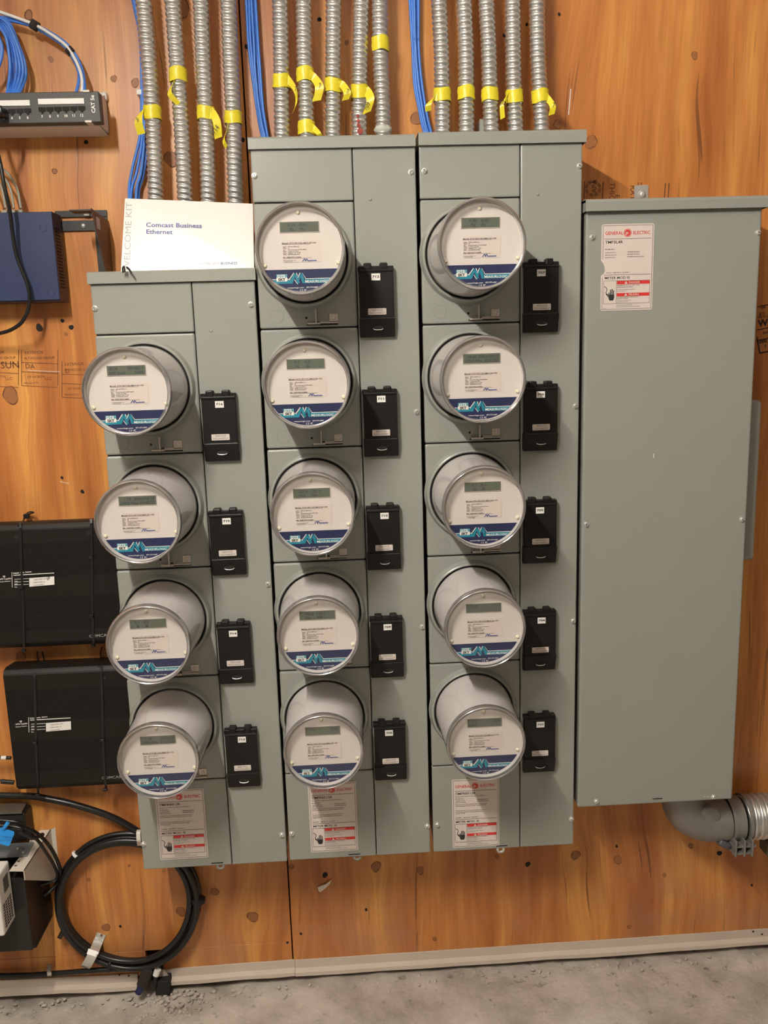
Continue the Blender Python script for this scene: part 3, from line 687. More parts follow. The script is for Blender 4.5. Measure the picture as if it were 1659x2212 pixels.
# ---- wide blank cabinet on the right
x0, x1, zt, zb = .4755, .8162, 1.7400, .5059
tc = empty('terminal_cabinet', ((x0+x1)/2, WY, zb), 'wide blank grey cabinet at the right with torn rating sticker', 'cabinet')
ox, oy, oz = tc.location
box('cabinet_body', x0+.002-ox, x1-.002-ox, .006-oy, -.0005, .001, zt+.006-oz, GRAY, tc)
bm = bmesh.new(); add_box(bm, x0-ox, x1-ox, -oy, -oy+.02, 0, zt-oz, .004, 3); link('front_cover', fin(bm, 'front_cover', False), GRAYC, tc)
bm = bmesh.new()
hx0, hx1, hz0, hz1 = .4712, .8240, 1.7335, 1.7541
sec = [(-.0005, hz1+.003), (-oy-.004, hz1+.002), (-oy-.0095, hz1-.0005), (-oy-.0115, hz1-.004), (-oy-.0115, hz0), (-oy-.0095, hz0), (-oy-.0085, hz1-.0045), (-.0005, hz1+.0005)]
A = [bm.verts.new((hx0-ox, y_, z_-oz)) for y_, z_ in sec]; B = [bm.verts.new((hx1-ox, y_, z_-oz)) for y_, z_ in sec]
bm.faces.new(A); bm.faces.new(list(reversed(B)))
for i in range(len(sec)):
    j = (i+1) % len(sec); bm.faces.new((A[i], B[i], B[j], A[j]))
for xx, sg in ((hx0, 1), (hx1, -1)): add_box(bm, min(xx, xx+sg*.0015)-ox, max(xx, xx+sg*.0015)-ox, -oy-.0112, -.001, hz0-oz, hz1-oz)
link('rain_hood', fin(bm, 'rain_hood'), GRAY, tc)
for (sx, sz) in [(.4875, 1.6875), (.8100, 1.6889), (.4843, 1.131), (.8064, 1.1284), (.5159, .5194), (.7741, .5145)]:
    o = link('hex_screw', SCREW, CHROME, tc, (sx-ox, -oy, sz-oz)); o.rotation_euler = (0, random.uniform(0, 3), 0); link('driver_slot', SLOT, DARK, o)
bm = bmesh.new(); add_box(bm, .8140-ox, .8610-ox, .045-oy, .130-oy, 1.028-oz, 1.366-oz, .010, 3); link('side_hub_plate', fin(bm, 'side_hub_plate', False), GRAY, tc)
box('drain_slot', .6400-ox, .6610-ox, -oy-.0008, -oy+.002, .0105, .0125, DARK, tc)
box('silver_nick', .7520-ox, .7640-ox, -oy-.0008, -oy+.002, .0085, .0100, CHROME, tc)
box('paint_nick', .6185-ox, .6197-ox, -oy-.0008, -oy+.002, at(1432, 988, 0).z-oz, at(1432, 979, 0).z-oz, WHITEP, tc)
danger_label(tc, .5056-ox, 1.5508-oz, 'TMP3L4R', LN_TAP, True).location.y = -oy-.0002
# mounting ear above the cabinet
ear = empty('mounting_bracket', (.638, WY-.0005, 1.790), 'small zinc bracket with a bolt above the wide blank cabinet', 'bracket')
box('bracket_plate', -.0150, .0150, -.003, 0, -.032, .019, CHROME, ear, .0015)
bm = bmesh.new(); add_lathe(bm, [(0, -.0095), (.0045, -.0095), (.0062, -.0075), (.0062, -.0045), (.0085, -.0042), (.0090, -.003)], 18); link('bolt', fin(bm, 'bolt', True), CHROME, ear, (0, 0, 0))

# ================================================================== ELECTRIC METERS
ML = .1666
G_HOUS = lathe_mesh('inner_housing', [(.0782, -.002), (.0782, -.020), (.0768, -.024), (.0745, -(ML-.0145)), (.0740, -(ML-.0128)), (.0726, -(ML-.0125)), (.0722, -(ML-.0135)), (.0718, -(ML-.0200))], 72)
G_PLATE = lathe_mesh('face_plate', [(0, -(ML-.0195)), (.0712, -(ML-.0195)), (.0717, -(ML-.0185))], 72)
G_CLEAR = lathe_mesh('clear_cover', [(.0798, -.004), (.0800, -.020), (.0786, -.026), (.0757, -(ML-.006))], 72)
G_LENS = lathe_mesh('front_lens', [(0, -(ML-.0005)), (.060, -(ML-.0010)), (.0715, -(ML-.0020))], 72)
pr = []
for i in range(13):
    a = math.pi*(-.5+1.5*i/12); pr.append((.0724+.0036*math.cos(a-.3), -(ML-.0042)-.0040*math.sin(a-.3)))
G_RIM = lathe_mesh('rim', [(.0758, -(ML-.012)), (.0761, -(ML-.0060)), (.0757, -(ML-.0030)), (.0745, -(ML-.0008)), (.0732, -ML), (.0718, -(ML-.0010)), (.0712, -(ML-.0035)), (.0716, -(ML-.006))], 72)
G_LINE = lathe_mesh('rim_groove', [(.0705, -(ML-.0008)), (.0705, -(ML-.0014)), (.0714, -(ML-.0010)), (.0714, -(ML-.0004))], 72, close=True)
G_BACK = lathe_mesh('rim_back_line', [(.0752, -(ML-.0135)), (.0763, -(ML-.0125)), (.0763, -(ML-.0115)), (.0752, -(ML-.0115))], 72, close=True)  # thin dark ring round the back edge of the rim
G_CAP = lathe_mesh('screw_cap', [(0, -.0034), (.0020, -.0030), (.0034, -.0014), (.0037, .001)], 16)
K = .0001925
def fc(px, py): return ((px-471.5)*K, (540-py)*K)
YF = -(ML-.0195)
def band_poly():
    zc = fc(0, 712)[1]; R_ = .0708; a0 = math.asin(zc/R_)
    a = [-math.pi-a0+(math.pi+2*a0)*i/30 for i in range(31)]
    return [(R_*math.cos(t), R_*math.sin(t)) for t in a]
def clip_x(z, R_=.0706): return math.sqrt(max(0, R_*R_-z*z))
zt_, zb_ = fc(0, 797)[1], fc(0, 833)[1]
def pxs(*a): return [fc(x, y) for x, y in a]
def teal_quads():
    xt, xb_ = clip_x(zt_), clip_x(zb_)
    q = [[(-xt, zt_), (-xb_, zb_), fc(362, 833), fc(380, 797)], [fc(478, 797), fc(500, 833), (xb_, zb_), (xt, zt_)]]
    q += [pxs((360, 833), (400, 744), (424, 744), (386, 833)), pxs((402, 744), (424, 744), (452, 826), (432, 838)), pxs((430, 836), (440, 800), (456, 744), (478, 744)), pxs((452, 744), (476, 744), (508, 833), (476, 833))]
    return q
def wline():
    w_ = 5
    q = [[(-clip_x(zt_), zt_), fc(358, 797), fc(358, 797-w_), (-clip_x(zt_), zt_+w_*K)]]
    q += [pxs((356, 799), (400, 740), (406, 744), (362, 803)), pxs((356, 797), (362, 800), (403, 744), (399, 740)), pxs((434, 780), (455, 740), (460, 743), (438, 786)), pxs((424, 742), (430, 742), (436, 762), (432, 768)), pxs((480, 746), (476, 742), (506, 796), (511, 796)), pxs((504, 796), (504, 791), (756, 791), (762, 796)), pxs((404, 800), (408, 798), (434, 838), (430, 840))]
    return q
NPL = [rrect(fc(308, 0)[0], fc(650, 0)[0], fc(0, 652)[1], fc(0, 462)[1], .0022)]
def meter_master():
    root = D.objects.new('electric_meter', None); COL.objects.link(root)
    link('inner_housing', G_HOUS, HOUS, root); link('clear_cover', G_CLEAR, CLEAR, root)
    ln_ = link('front_lens', G_LENS, CLEAR, root); link('cover_rim', G_RIM, RIM, root)
    GR = mat('smoky_edge', (.16, .155, .16), .2, .4); link('rim_groove', G_LINE, GR, root); link('rim_back_edge', G_BACK, GR, root)
    f = link('face_plate', G_PLATE, FACE, root)
    prism('brand_band', band_poly(), YF-.0004, YF-.0001, NAVY, f)
    join_quads('brand_stripe', teal_quads(), YF-.0008, TEAL, f)
    join_quads('white_outline', wline(), YF-.0012, WHITEP, f)
    join_quads('model_badge_top', [rect(*[fc(247, 0)[0], fc(343, 0)[0]], fc(0, 780)[1], fc(0, 751)[1])], YF-.0011, LTEAL, f)
    join_quads('model_badge_bottom', [rect(*[fc(247, 0)[0], fc(343, 0)[0]], fc(0, 813)[1], fc(0, 780)[1])], YF-.0011, WHITEP, f)
    text('white_lettering', [('DTS', *fc(256, 777), 21*K, .04, 'LEFT', 1.25), ('MEASURLOGIC', *fc(499, 828), 20*K, .015, 'LEFT', 1.08), ('measurlogic.com', *fc(342, 875), 12*K, .01, 'LEFT', 1.25), ('877-777-6987', *fc(510, 875), 12*K, .01, 'LEFT', 1.05), ('C E', *fc(449, 901), 17*K, .01, 'LEFT', .8), ('FC', *fc(489, 901), 17*K, .02, 'LEFT', .8)], WHITEP, f, y=YF-.0015)
    text('black_lettering', [('SKT', *fc(262, 808), 22*K, .04, 'LEFT', 1.15)], INK, f, y=YF-.0015)
    lp = prism('nameplate', NPL[0], YF-.0005, YF-.0001, LABELP, f)
    T = [('Model: DTS SKT-E3-EM-P-20-100', 310, 494, 12, .008, 1.28)]
    for i, (a, b) in enumerate((('Input:', '120V & 208V(L-L)'), ('Form:', '2S'), ('Ser:', 'Line-Powered 12-277V 60Hz'), ('Pulse:', '1 pulse per kWh'), ('Com:', 'Modbus TCP, 9-100'), ('MAC:', '00-00-00-00-24-00'))):
        T += [(a, 317, 521+i*13.2, 8, .02, 1.2), (b, 360, 521+i*13.2, 8, .015, 1.2)]
    T += [('SN:  DSKT70117-0044', 314, 612, 10, .02, 1.2), ('www.measurlogic.com', 316, 638, 7, .01, 1.2), ('+1 877-777-6987', 322, 649, 6, .01, 1.2)]
    it = [(s, *fc(a, b), h*K, bo, 'LEFT', st) for (s, a, b, h, bo, st) in T]
    text('nameplate_lettering', it, INK, f, y=YF-.0009)
    join_quads('nameplate_rule', [rect(*[fc(310, 0)[0], fc(560, 0)[0]], fc(0, 498.5)[1], fc(0, 497)[1]), rect(*[fc(314, 0)[0], fc(566, 0)[0]], fc(0, 616.5)[1], fc(0, 615)[1])], YF-.0009, INK, f)
    join_quads('blue_mark', [pxs((480, 645), (500, 620), (508, 620), (490, 645)), pxs((500, 620), (508, 620), (520, 645), (511, 645)), pxs((505, 640), (520, 620), (526, 622), (512, 645)), pxs((518, 620), (526, 620), (536, 638), (530, 645)), pxs((530, 636), (610, 636), (610, 644), (530, 645))], YF-.0009, INKBLUE, f)
    bz = prism('display_bezel', rect(fc(294, 0)[0], fc(645, 0)[0], fc(0, 399)[1], fc(0, 304)[1]), YF-.0012, YF-.0001, LABELP, f)
    sc = prism('display_frame', rect(fc(298, 0)[0], fc(641, 0)[0], fc(0, 395)[1], fc(0, 308)[1]), YF-.0014, YF-.0011, LCDF, f)
    lc = prism('lcd_screen', rect(fc(304, 0)[0], fc(637, 0)[0], fc(0, 392)[1], fc(0, 313)[1]), YF-.0016, YF-.0013, LCDM, f)
    for nm, (px_, py_) in (('t', (462, 226)), ('l', (147, 678)), ('r', (806, 664))):
        x, z = fc(px_, py_); x *= .985; z *= .985
        link('screw_cap', G_CAP, IVORY, root, (x, YF, z))
    return root
MET = meter_master()
mets = []
def lcd(l1, r1, l2, r2):
    I_ = []
    if l1: I_.append((l1, *fc(322, 347), 25*K, .0, 'LEFT', 1.15))
    if r1: I_.append((r1, *fc(626, 347), 25*K, .0, 'RIGHT', 1.15))
    if l2: I_.append((l2, *fc(318, 384), 25*K, .0, 'LEFT', 1.1))
    if r2: I_.append((r2, *fc(626, 384), 25*K, .0, 'RIGHT', 1.1))
    return I_
READ = {716: ('0.19', '0014619', 'kW total', 'kWh'), 715: ('  1.72', '2020/04/18', 'kWd Max', '22:48:12'), 714: ('  1.7   0.2', '', '    Ia     Ib', ''), 713: ('  1.18', '2020/04', 'kWd Max', '17:27:30'),
        712: ('    0.15   0.21', '', '      Pa     Pb', ''), 711: ('    0.2    0.7', '', '      Ia      Ib', ''), 710: ('  122.4  122.1', '', '   Van     Vbn', ''), 709: ('  122.2  122.1', '', '   Van     Vbn', ''), 708: ('  0.01', '0.01', '', ''),
        707: ('    0.30   0.03', '', '      Pa     Pb', ''), 706: (' 18.66', '2021/10/17', 'kWd Max', '20:57:57'), 705: ('    1.1   0.2', '', '      Ia     Ib', ''), 704: ('  112', '', '', ''), 703: ('  7.1', '2021', 'kWd', '')}
row_word = ['top', 'second', 'third', 'fourth', 'bottom']
for ci, (c, first, n) in enumerate(((CABS[0], 716, 4), (CABS[1], 712, 5), (CABS[2], 707, 5))):
    for k in range(n):
        num = first-k
        o = MET if not mets else copy_tree(MET)
        mets.append((o, num))
        o.location = (c['mx'], -.0012, c['z1']+HZ-SP*k)
        cab = ('left', 'middle', 'right')[ci]; rw = row_word[k] if n == 5 else ['top', 'second', 'third', 'bottom'][k]
        tag(o, 'round electric meter, %s of the %s cabinet, beside breaker cover %d' % (rw, cab, num), 'electric meter', 'round meters with navy and teal bands')
for o, num in mets:
    f = [ch for ch in o.children if ch.name.startswith('face_plate')][0]
    text('display_lettering', lcd(*READ[num]), LCDI, f, y=YF-.0019)

# ================================================================== BREAKER COVERS
bm = bmesh.new(); add_box(bm, -.0325, .0325, -.0175, 0, -.090, .0, .0015, 2); BC_LID = fin(bm, 'lid')
bm = bmesh.new(); add_box(bm, -.0340, .0335, -.0200, 0, -.1250, -.0885, .0022, 2)
for v_ in bm.verts:
    if v_.co.y < -.012 and v_.co.z < -.105: v_.co.y += .0095
    elif v_.co.y < -.012: v_.co.y += 0
BC_LOW = fin(bm, 'lower_housing')
bm = bmesh.new()
add_box(bm, -.0340, .0330, -.0150, 0, -.003, .0055, .0008); add_box(bm, -.0330, .0322, -.0200, -.006, -.0045, -.0020, .0006)
BC_TOP = fin(bm, 'hinge_rail')
bm = bmesh.new(); add_box(bm, -.0075, .0075, -.0180, 0, -.001, .0115, .0025, 2); BC_LUG = fin(bm, 'hinge_lug')
bm = bmesh.new(); add_tube(bm, [(-.0095, -.0135, .001), (-.0080, -.0165, -.0020), (0, -.0175, -.0030), (.0080, -.0165, -.0020), (.0095, -.0135, .001)], .0009, 8, 4); BC_LOOP = fin(bm, 'padlock_loop', True)
bm = bmesh.new(); add_lathe(bm, [(.0028, -.0015), (.0070, -.0015), (.0072, 0), (.0028, 0)], 20, close=True); BC_TAB = fin(bm, 'lock_tab', True)
bm = bmesh.new(); add_box(bm, -.0175, -.0165, -.0262, -.004, -.004, .0098); add_box(bm, -.0020, -.0010, -.0262, -.004, -.004, .0098); BC_FIN = fin(bm, 'hinge_fin')
BC_HOLE = lathe_mesh('slot_hole', [(0, -.0162), (.0090, -.0162), (.0105, -.0150)], 24)
for v in BC_HOLE.vertices: v.co.z *= .42
def breaker_master():
    r = D.objects.new('breaker_cover', None); COL.objects.link(r)
    link('lid', BC_LID, BLACKP, r); link('lower_housing', BC_LOW, BLACKP, r); link('hinge_rail', BC_TOP, BLACKP, r)
    for dx in (-.0160, .0145):
        lg = link('hinge_lug', BC_LUG, BLACKP, r, (dx, 0, 0))
    link('slot_hole', BC_HOLE, DARK, r, (.001, 0, -.1078))
    link('padlock_loop', BC_LOOP, CHROME, r, (.001, 0, -.1085))
    lb = prism('number_label', rect(-.0082, .0082, -.0200, -.0075), -.0181, -.0174, WHITEP, r)
    sl = prism('disconnect_label', rrect(-.0172, .0172, -.0835, -.0718, .0015), -.0181, -.0174, LABELP, r)
    text('label_lettering', [('SERVICE', 0, -.0768, .0035, .0, 'CENTER', 1.15), ('DISCONNECT', 0, -.0820, .0033, .0, 'CENTER', 1.0)], INKG, sl, y=-.0184)
    return r
BM = breaker_master(); bcs = []
for ci, (c, first, n) in enumerate(((CABS[0], 716, 4), (CABS[1], 712, 5), (CABS[2], 707, 5))):
    xc = (-.2345, .0738, .3880)[ci]
    for k in range(n):
        num = first-k; o = BM if not bcs else copy_tree(BM); bcs.append((o, num))
        o.location = (xc+random.uniform(-.0008, .0008), 0.0002, (1.4121 if ci == 0 else 1.6386)-SP*k)
        tag(o, 'black hinged breaker cover numbered %d, right of the %s meter of the %s cabinet' % (num, (row_word[k] if n == 5 else ['top', 'second', 'third', 'bottom'][k]), ('left', 'middle', 'right')[ci]), 'breaker cover', 'black breaker covers')
        # number tag shifts a little from cover to cover
for o, num in bcs:
    lb = [ch for ch in o.children if ch.name.startswith('number_label')][0]
    lb.location = (random.uniform(-.002, .003), 0, random.uniform(-.0015, .001))
    text('number_lettering', [(str(num), .0, -.0152, .0040, .03, 'CENTER', 1.55)], INK, lb, y=-.0184)

# ================================================================== FLEXIBLE CONDUITS
def conduit(pts, r=.0157, pitch=.0103, m=GALV, name='armour', parent=None, nseg=28, per_turn=7, up=2.86):
    P0 = crom(pts, 8)
    # arc length resample
    S = [0]
    for a, b in zip(P0, P0[1:]): S.append(S[-1]+(b-a).length)
    total = S[-1]; step = pitch/per_turn; n = int(total/step); pts2 = []; j = 0
    for i in range(n+1):
        s = i*step
        while j < len(S)-2 and S[j+1] < s: j += 1
        t = (s-S[j])/max(1e-9, S[j+1]-S[j]); pts2.append(P0[j].lerp(P0[j+1], t))
    F = frames(pts2); vs, fs = [], []
    for i, (p, (t, a, b)) in enumerate(zip(pts2, F)):
        for k in range(nseg):
            th = 2*math.pi*k/nseg
            ph = (i/per_turn + k/nseg) % 1.0
            # rounded crest, tight valley
            h = math.sin(math.pi*min(1, ph/.82)) if ph < .82 else 0.0
            rr = r*(1-.165) + r*.165*(h**.6 if h > 0 else 0)
            vs.append(p+(a*math.cos(th)+b*math.sin(th))*rr)
    for i in range(len(pts2)-1):
        for k in range(nseg):
            q = (k+1) % nseg; fs.append((i*nseg+k, i*nseg+q, (i+1)*nseg+q, (i+1)*nseg+k))
    me = D.meshes.new(name); me.from_pydata(vs, [], fs); me.update()
    for p_ in me.polygons: p_.use_smooth = True
    return link(name, me, m, parent)
CY = .112
CON = {
 'A': [[(310.5, 0), (322, 135), (329, 236), (334, 337), (336.5, 428)], [(373, 0), (381.4, 118), (390, 236), (395.6, 337), (400, 430)], [(434, 0), (439, 135), (444, 236), (448, 337), (450.6, 434)], [(493, 0), (498, 135), (503, 236), (506, 337), (509, 437)]],
 'B': [[(604.9, 0), (607.3, 120), (608.5, 210), (609.2, 293)], [(655.7, 0), (657.4, 120), (661, 217), (662.3, 293)], [(720.8, 0), (719.6, 145), (719, 293)], [(780, 0), (777.5, 120), (776.5, 200), (776, 290)], [(820, 0), (822, 120), (826.7, 241), (827.4, 289)]],
 'C': [[(948, 0), (952.8, 96), (955, 193), (955.7, 286)], [(1002, 0), (1006.6, 120), (1007.6, 283)], [(1050, 0), (1055.3, 96), (1058, 193), (1061, 281)], [(1107, 0), (1109.5, 169), (1113.7, 281)], [(1159.7, 0), (1162, 120), (1167.4, 217), (1170, 281)]]}
TAPES = { # (group, index): list of (v centre, band height px, tail spec)
 ('A', 0): [(245, 25, [(308, 238), (299, 262), (306, 290)], (16, 0), '9')], ('A', 1): [(163, 25, [(378, 172), (366, 200), (386, 225)], (9, 3), '')], ('A', 2): [(246, 24, [(456, 240), (468, 262), (472, 298)], (16, 2), '714')],
 ('A', 3): [(256, 23, [(490, 280), (483, 302), (489, 318)], (5, 4), '')],
 ('B', 0): [(178, 25, [(624, 174), (638, 195), (640, 222), (634, 240)], (5, 6), '7')], ('B', 1): [(163, 26, [(678, 168), (690, 188), (684, 218)], (18, 0), '7'), (277, 25, [(678, 278), (688, 288), (692, 296)], (10, 0), '')],
 ('B', 2): [(187, 25, [(738, 182), (750, 200), (746, 216)], (15, 0), '7')], ('B', 3): [(201, 25, [(792, 196), (800, 215), (792, 244)], (17, 4), '709')], ('B', 4): [(97, 25, None, None, '')],
 ('C', 0): [(207, 24, [(937, 210), (926, 225), (925, 240)], (12, 0), '')], ('C', 1): [(202, 24, None, None, '')], ('C', 2): [(206, 24, None, None, '')], ('C', 3): [(211, 24, [(1097, 205), (1085, 225), (1086, 256)], (9, 2), '70')],
 ('C', 4): [(210, 24, [(1184, 214), (1194, 230), (1191, 248)], (12, 0), '7')]}
where = {'A': 'behind the white card', 'B': 'above the middle cabinet', 'C': 'above the right meter cabinet'}
ordn = ['first', 'second', 'third', 'fourth', 'fifth']
extra = {('A', 0): 'tape tail hanging left', ('A', 1): 'long curled tape tail', ('A', 2): 'tape tail marked 714', ('A', 3): 'plain yellow band', ('B', 0): 'thin curling tape tail', ('B', 1): 'two yellow bands', ('B', 2): 'short tape tail to its right',
         ('B', 3): 'red paint drips at its foot', ('B', 4): 'yellow band highest of all', ('C', 0): 'tape tail looping left', ('C', 1): 'plain yellow band', ('C', 2): 'plain yellow band', ('C', 3): 'tape tail marked 70', ('C', 4): 'tape tail hanging at its right'}
for g in 'ABC':
    for i, pl in enumerate(CON[g]):
        pts = [at(u, v, CY) for u, v in pl]
        zb = 1.640 if g == 'A' else 1.866
        low = pts[-1]; d = (pts[-1]-pts[-2]).normalized()
        if low.z > zb: pts.append(low + d*((low.z-zb)/max(.2, -d.z)))
        d0 = (pts[0]-pts[1]).normalized(); top = pts[0]+d0*((2.88-pts[0].z)/d0.z); mid = pts[0].lerp(top, .5)
        pts = [top, mid]+pts
        root = empty('flexible_conduit', pts[-1], 'ribbed conduit %s, %s from left, %s' % (where[g], ordn[i], extra[(g, i)]), 'conduit', 'ribbed metal conduits above the cabinets')
        rp = [p-root.location for p in pts]
        conduit(rp, parent=root)
        for ti, (v, hpx, tail, wv, tx) in enumerate(TAPES[(g, i)]):
            # centre of the band on the conduit axis
            k = max(j for j in range(len(pl)) if pl[j][1] <= v); k = min(k, len(pl)-2)
            t = (v-pl[k][1])/(pl[k+1][1]-pl[k][1]); uc = pl[k][0]+(pl[k+1][0]-pl[k][0])*t
            c = at(uc, v, CY)-root.location; ax = (at(*pl[k], CY)-at(*pl[k+1], CY)).normalized()
            h = hpx*.00098; bm = bmesh.new(); rr = .0170
            n_ = ax.orthogonal().normalized(); b_ = ax.cross(n_); rings = []
            for s in range(6):
                q = (s/5-.5)*h; rad = rr*(1+.03*math.sin(s*2.1+i))
                rings.append([bm.verts.new(c+ax*(q+.0012*math.sin(a_*3+i*2))+(n_*math.cos(a_)+b_*math.sin(a_))*(rad+.0003*math.sin(a_*5+s))) for a_ in [2*math.pi*z_/28 for z_ in range(28)]])
            for A_, B_ in zip(rings, rings[1:]):
                for z_ in range(28):
                    y_ = (z_+1) % 28; bm.faces.new((A_[z_], A_[y_], B_[y_], B_[z_]))
            band = link('marking_tape', fin(bm, 'marking_tape', True), YELLOW, root)
            if tail:
                yt = [CY-.012, CY-.020, CY-.014, CY-.018][:len(tail)]
                TP = [at(u, v_, y_)-root.location for (u, v_), y_ in zip(tail, yt)]
                # start inside the band edge
                st = at(uc+(10 if tail[0][0] > uc else -10), v, CY-.014)-root.location
                wd = Vector((wv[0]*.00095, -.003, wv[1]*.00095+.002))
                w0 = Vector((.002, 0, h*.85))
                ribbon('tape_tail', [st]+TP, [w0, w0.lerp(wd, .6), wd, wd], .0004, YELLOW, band)
                if tx:
                    p_ = (TP[len(TP)//2]+TP[0])/2 + Vector((0, -.008, 0)) if len(tail) > 2 else TP[0]
                    ll = text('handwriting', [(tx, 0, 0, .009, .0, 'CENTER', .8, -.15 if tail[0][0] > uc else .2)], INK, band)
                    hw = TP[1] if tx != '714' and tx != '709' else (TP[1]+TP[-1])/2
                    ll.location = hw+Vector((0, -.0045, -.003))
                    if tx in ('714', '709'): ll.rotation_euler = (0, math.radians(-62), 0)
        if (g, i) == ('B', 3):
            for s, (u, v, rr_) in enumerate(((773, 250, .003), (774, 261, .0035), (775, 271, .004), (778, 283, .006))):
                q = at(u, v, CY-.0152)-root.location; prism('paint_drip', [(a_*1.0, b_) for a_, b_ in disc(0, 0, rr_, 9)], -.0008, .0012, REDP, root, q)
        if (g, i) == ('B', 4):
            bm = bmesh.new(); q = at(827, 281, CY)-root.location
            bmesh.ops.create_uvsphere(bm, u_segments=20, v_segments=10, radius=.0178)
            for v_ in bm.verts: v_.co = Vector((v_.co.x, v_.co.y, v_.co.z*.62))*(1+.08*math.sin(v_.co.x*900)*math.cos(v_.co.z*1100)); v_.co += q
            link('sealant_wrap', fin(bm, 'sealant_wrap', True), SIL, root)
        if g == 'A' and i == 3: pass
# grey strut end behind the third conduit of the right group
sb = at(1043, 273, .13); o = box('wall_strut', -.008, .008, -.01, .034, -.02, .0115, GRAY, None, .001, loc=sb); tag(o, 'small grey strut end standing behind the conduits of the right meter cabinet', 'strut')

# ================================================================== BLUE CABLE BUNDLES
def bundle(name, rows, y, r, m, label, group, zdown, ytop=None):
    """rows: list of cables, each a list of pixel points from the top of the frame down"""
    first = at(*rows[0][-1], y)
    root = empty(name, (first.x, y, first.z), label, 'cable bundle', group)
    for ci_, px in enumerate(rows):
        yy = y-.0035*(ci_ % 3)
        pts = [at(u, v, yy)-root.location for u, v in px]
        d0 = (pts[0]-pts[1]).normalized(); pts = [pts[0]+d0*((2.80-root.location.z-pts[0].z)/d0.z)]+pts
        if zdown is not None: pts.append(Vector((pts[-1].x+(.004 if pts[-1].x > pts[-2].x else -.004), pts[-1].y, zdown-root.location.z)))
        tube('cable', pts, r, m, root, 8, 5)
    return root
b1 = bundle('cable_bundle', [[(287, 0), (300, 60), (305, 120), (306, 200), (303, 290), (285, 370), (279, 428)], [(293, 0), (301, 60), (308, 130), (309, 210), (307, 300), (296, 370), (283, 428)],
                        [(290, 0), (304, 70), (311, 140), (312, 220), (312, 300), (305, 370), (294, 428)], [(297, 0), (308, 80), (315, 150), (316, 240), (317, 320), (309, 380), (299, 428)]],
       .150, .0031, BLUEC, 'blue data cables hanging behind the leftmost ribbed conduit down to the white card', 'blue cable bundles', 1.66)
b2 = bundle('cable_bundle', [[(532, 0), (536, 80), (541, 130), (550, 200), (559, 260), (566, 294)], [(538, 0), (541, 80), (546, 140), (555, 215), (563, 270), (569, 294)],
                        [(543, 0), (549, 100), (551, 150), (558, 220), (566, 270), (572, 294)], [(548, 0), (553, 90), (558, 150), (563, 220), (570, 270), (575, 294)], [(552, 0), (557, 80), (562, 150), (568, 230), (574, 270), (578, 294)]],
       .150, .0028, BLUEC, 'blue data cables at the left of the conduits above the middle cabinet', 'blue cable bundles', 1.88)
b3 = bundle('cable_bundle', [[(885, 0), (891, 100), (895, 180), (904, 230), (912, 270), (917, 288)], [(890, 0), (895, 100), (899, 180), (908, 235), (916, 270), (920, 288)],
                        [(895, 0), (897, 90), (903, 170), (912, 230), (919, 268), (924, 288)], [(900, 0), (902, 100), (906, 170), (914, 220), (922, 265), (928, 288)], [(904, 0), (904, 90), (909, 160), (918, 225), (926, 265), (932, 288)]],
       .150, .0028, BLUEC, 'blue data cables between the conduits of the middle and right meter cabinets', 'blue cable bundles', 1.88)
o = box('cable_staple', -.006, .006, -.008, .004, -.005, .005, WHITEP, b1, .001); o.location = at(303, 201, .155)-b1.location
# brown wires between the middle and right cabinets
bw = empty('wire_pair', (.1575, .05, 1.60), 'brown wires hanging in the gap between middle and right cabinets', 'wires')
for k in range(2): tube('wire', [Vector((.1595-.001*k, -.002+.006*k, .245)), Vector((.1588, .004, .20)), Vector((.1570+.002*k, .010, .12)), Vector((.1560+.002*k, .012, 0))], .0016, mat('brown_wire', (.10, .045, .03), .5), bw, 6, 5)

# ================================================================== PATCH PANEL AND ITS CABLES
PY = .075
ppn = empty('patch_panel', (-.62, WY, 1.926), 'charcoal twelve-port patch panel with white strips on white wall bracket', 'patch panel')
ox, oy, oz = ppn.location
px0, px1, pz0, pz1 = -.80, -.4312, 1.9268, 1.9815
bm = bmesh.new(); add_box(bm, px0-ox, px1-ox, PY-oy, PY+.022-oy, pz0-oz, pz1-oz, .0015)
front = link('front_plate', fin(bm, 'front_plate'), PANELG, ppn)
box('circuit_box', px0+.01-ox, px1-.02-ox, PY+.022-oy, PY+.045-oy, pz0+.004-oz, pz1-.006-oz, BROWNM, ppn)
bm = bmesh.new()
add_box(bm, px0-ox, px1-.0085-ox, WY-.0025-oy, WY-oy, pz0+.002-oz, pz1+.022-oz)
bx0 = px1-.0110
add_poly3(bm, [(bx0-ox, WY-oy, pz0+.002-oz), (bx0-ox, WY-oy, pz1+.018-oz), (bx0-ox, PY+.02-oy, pz1-.004-oz), (bx0-ox, PY+.02-oy, pz0+.002-oz)], (.0025, 0, 0))
add_poly3(bm, [(px0-ox, WY-oy, pz0-.002-oz), (bx0-ox, WY-oy, pz0-.002-oz), (bx0-ox, PY+.02-oy, pz0-oz), (px0-ox, PY+.02-oy, pz0-oz)], (0, 0, -.0015))
add_box(bm, bx0-.004-ox, bx0+.006-ox, WY-.012-oy, WY-oy, pz1+.006-oz, pz1+.022-oz, .002)
link('wall_bracket', fin(bm, 'wall_bracket'), WHITEB, ppn)
bm = bmesh.new(); add_lathe(bm, [(0, -.004), (.004, -.004), (.005, 0)], 14); link('bracket_screw', fin(bm, 'bracket_screw', True), BLACKM, ppn, (px1-.014-ox, WY-.003-oy, pz0+.02-oz))
def pf(u, v, y=PY-.0008): return at(u, v, y)
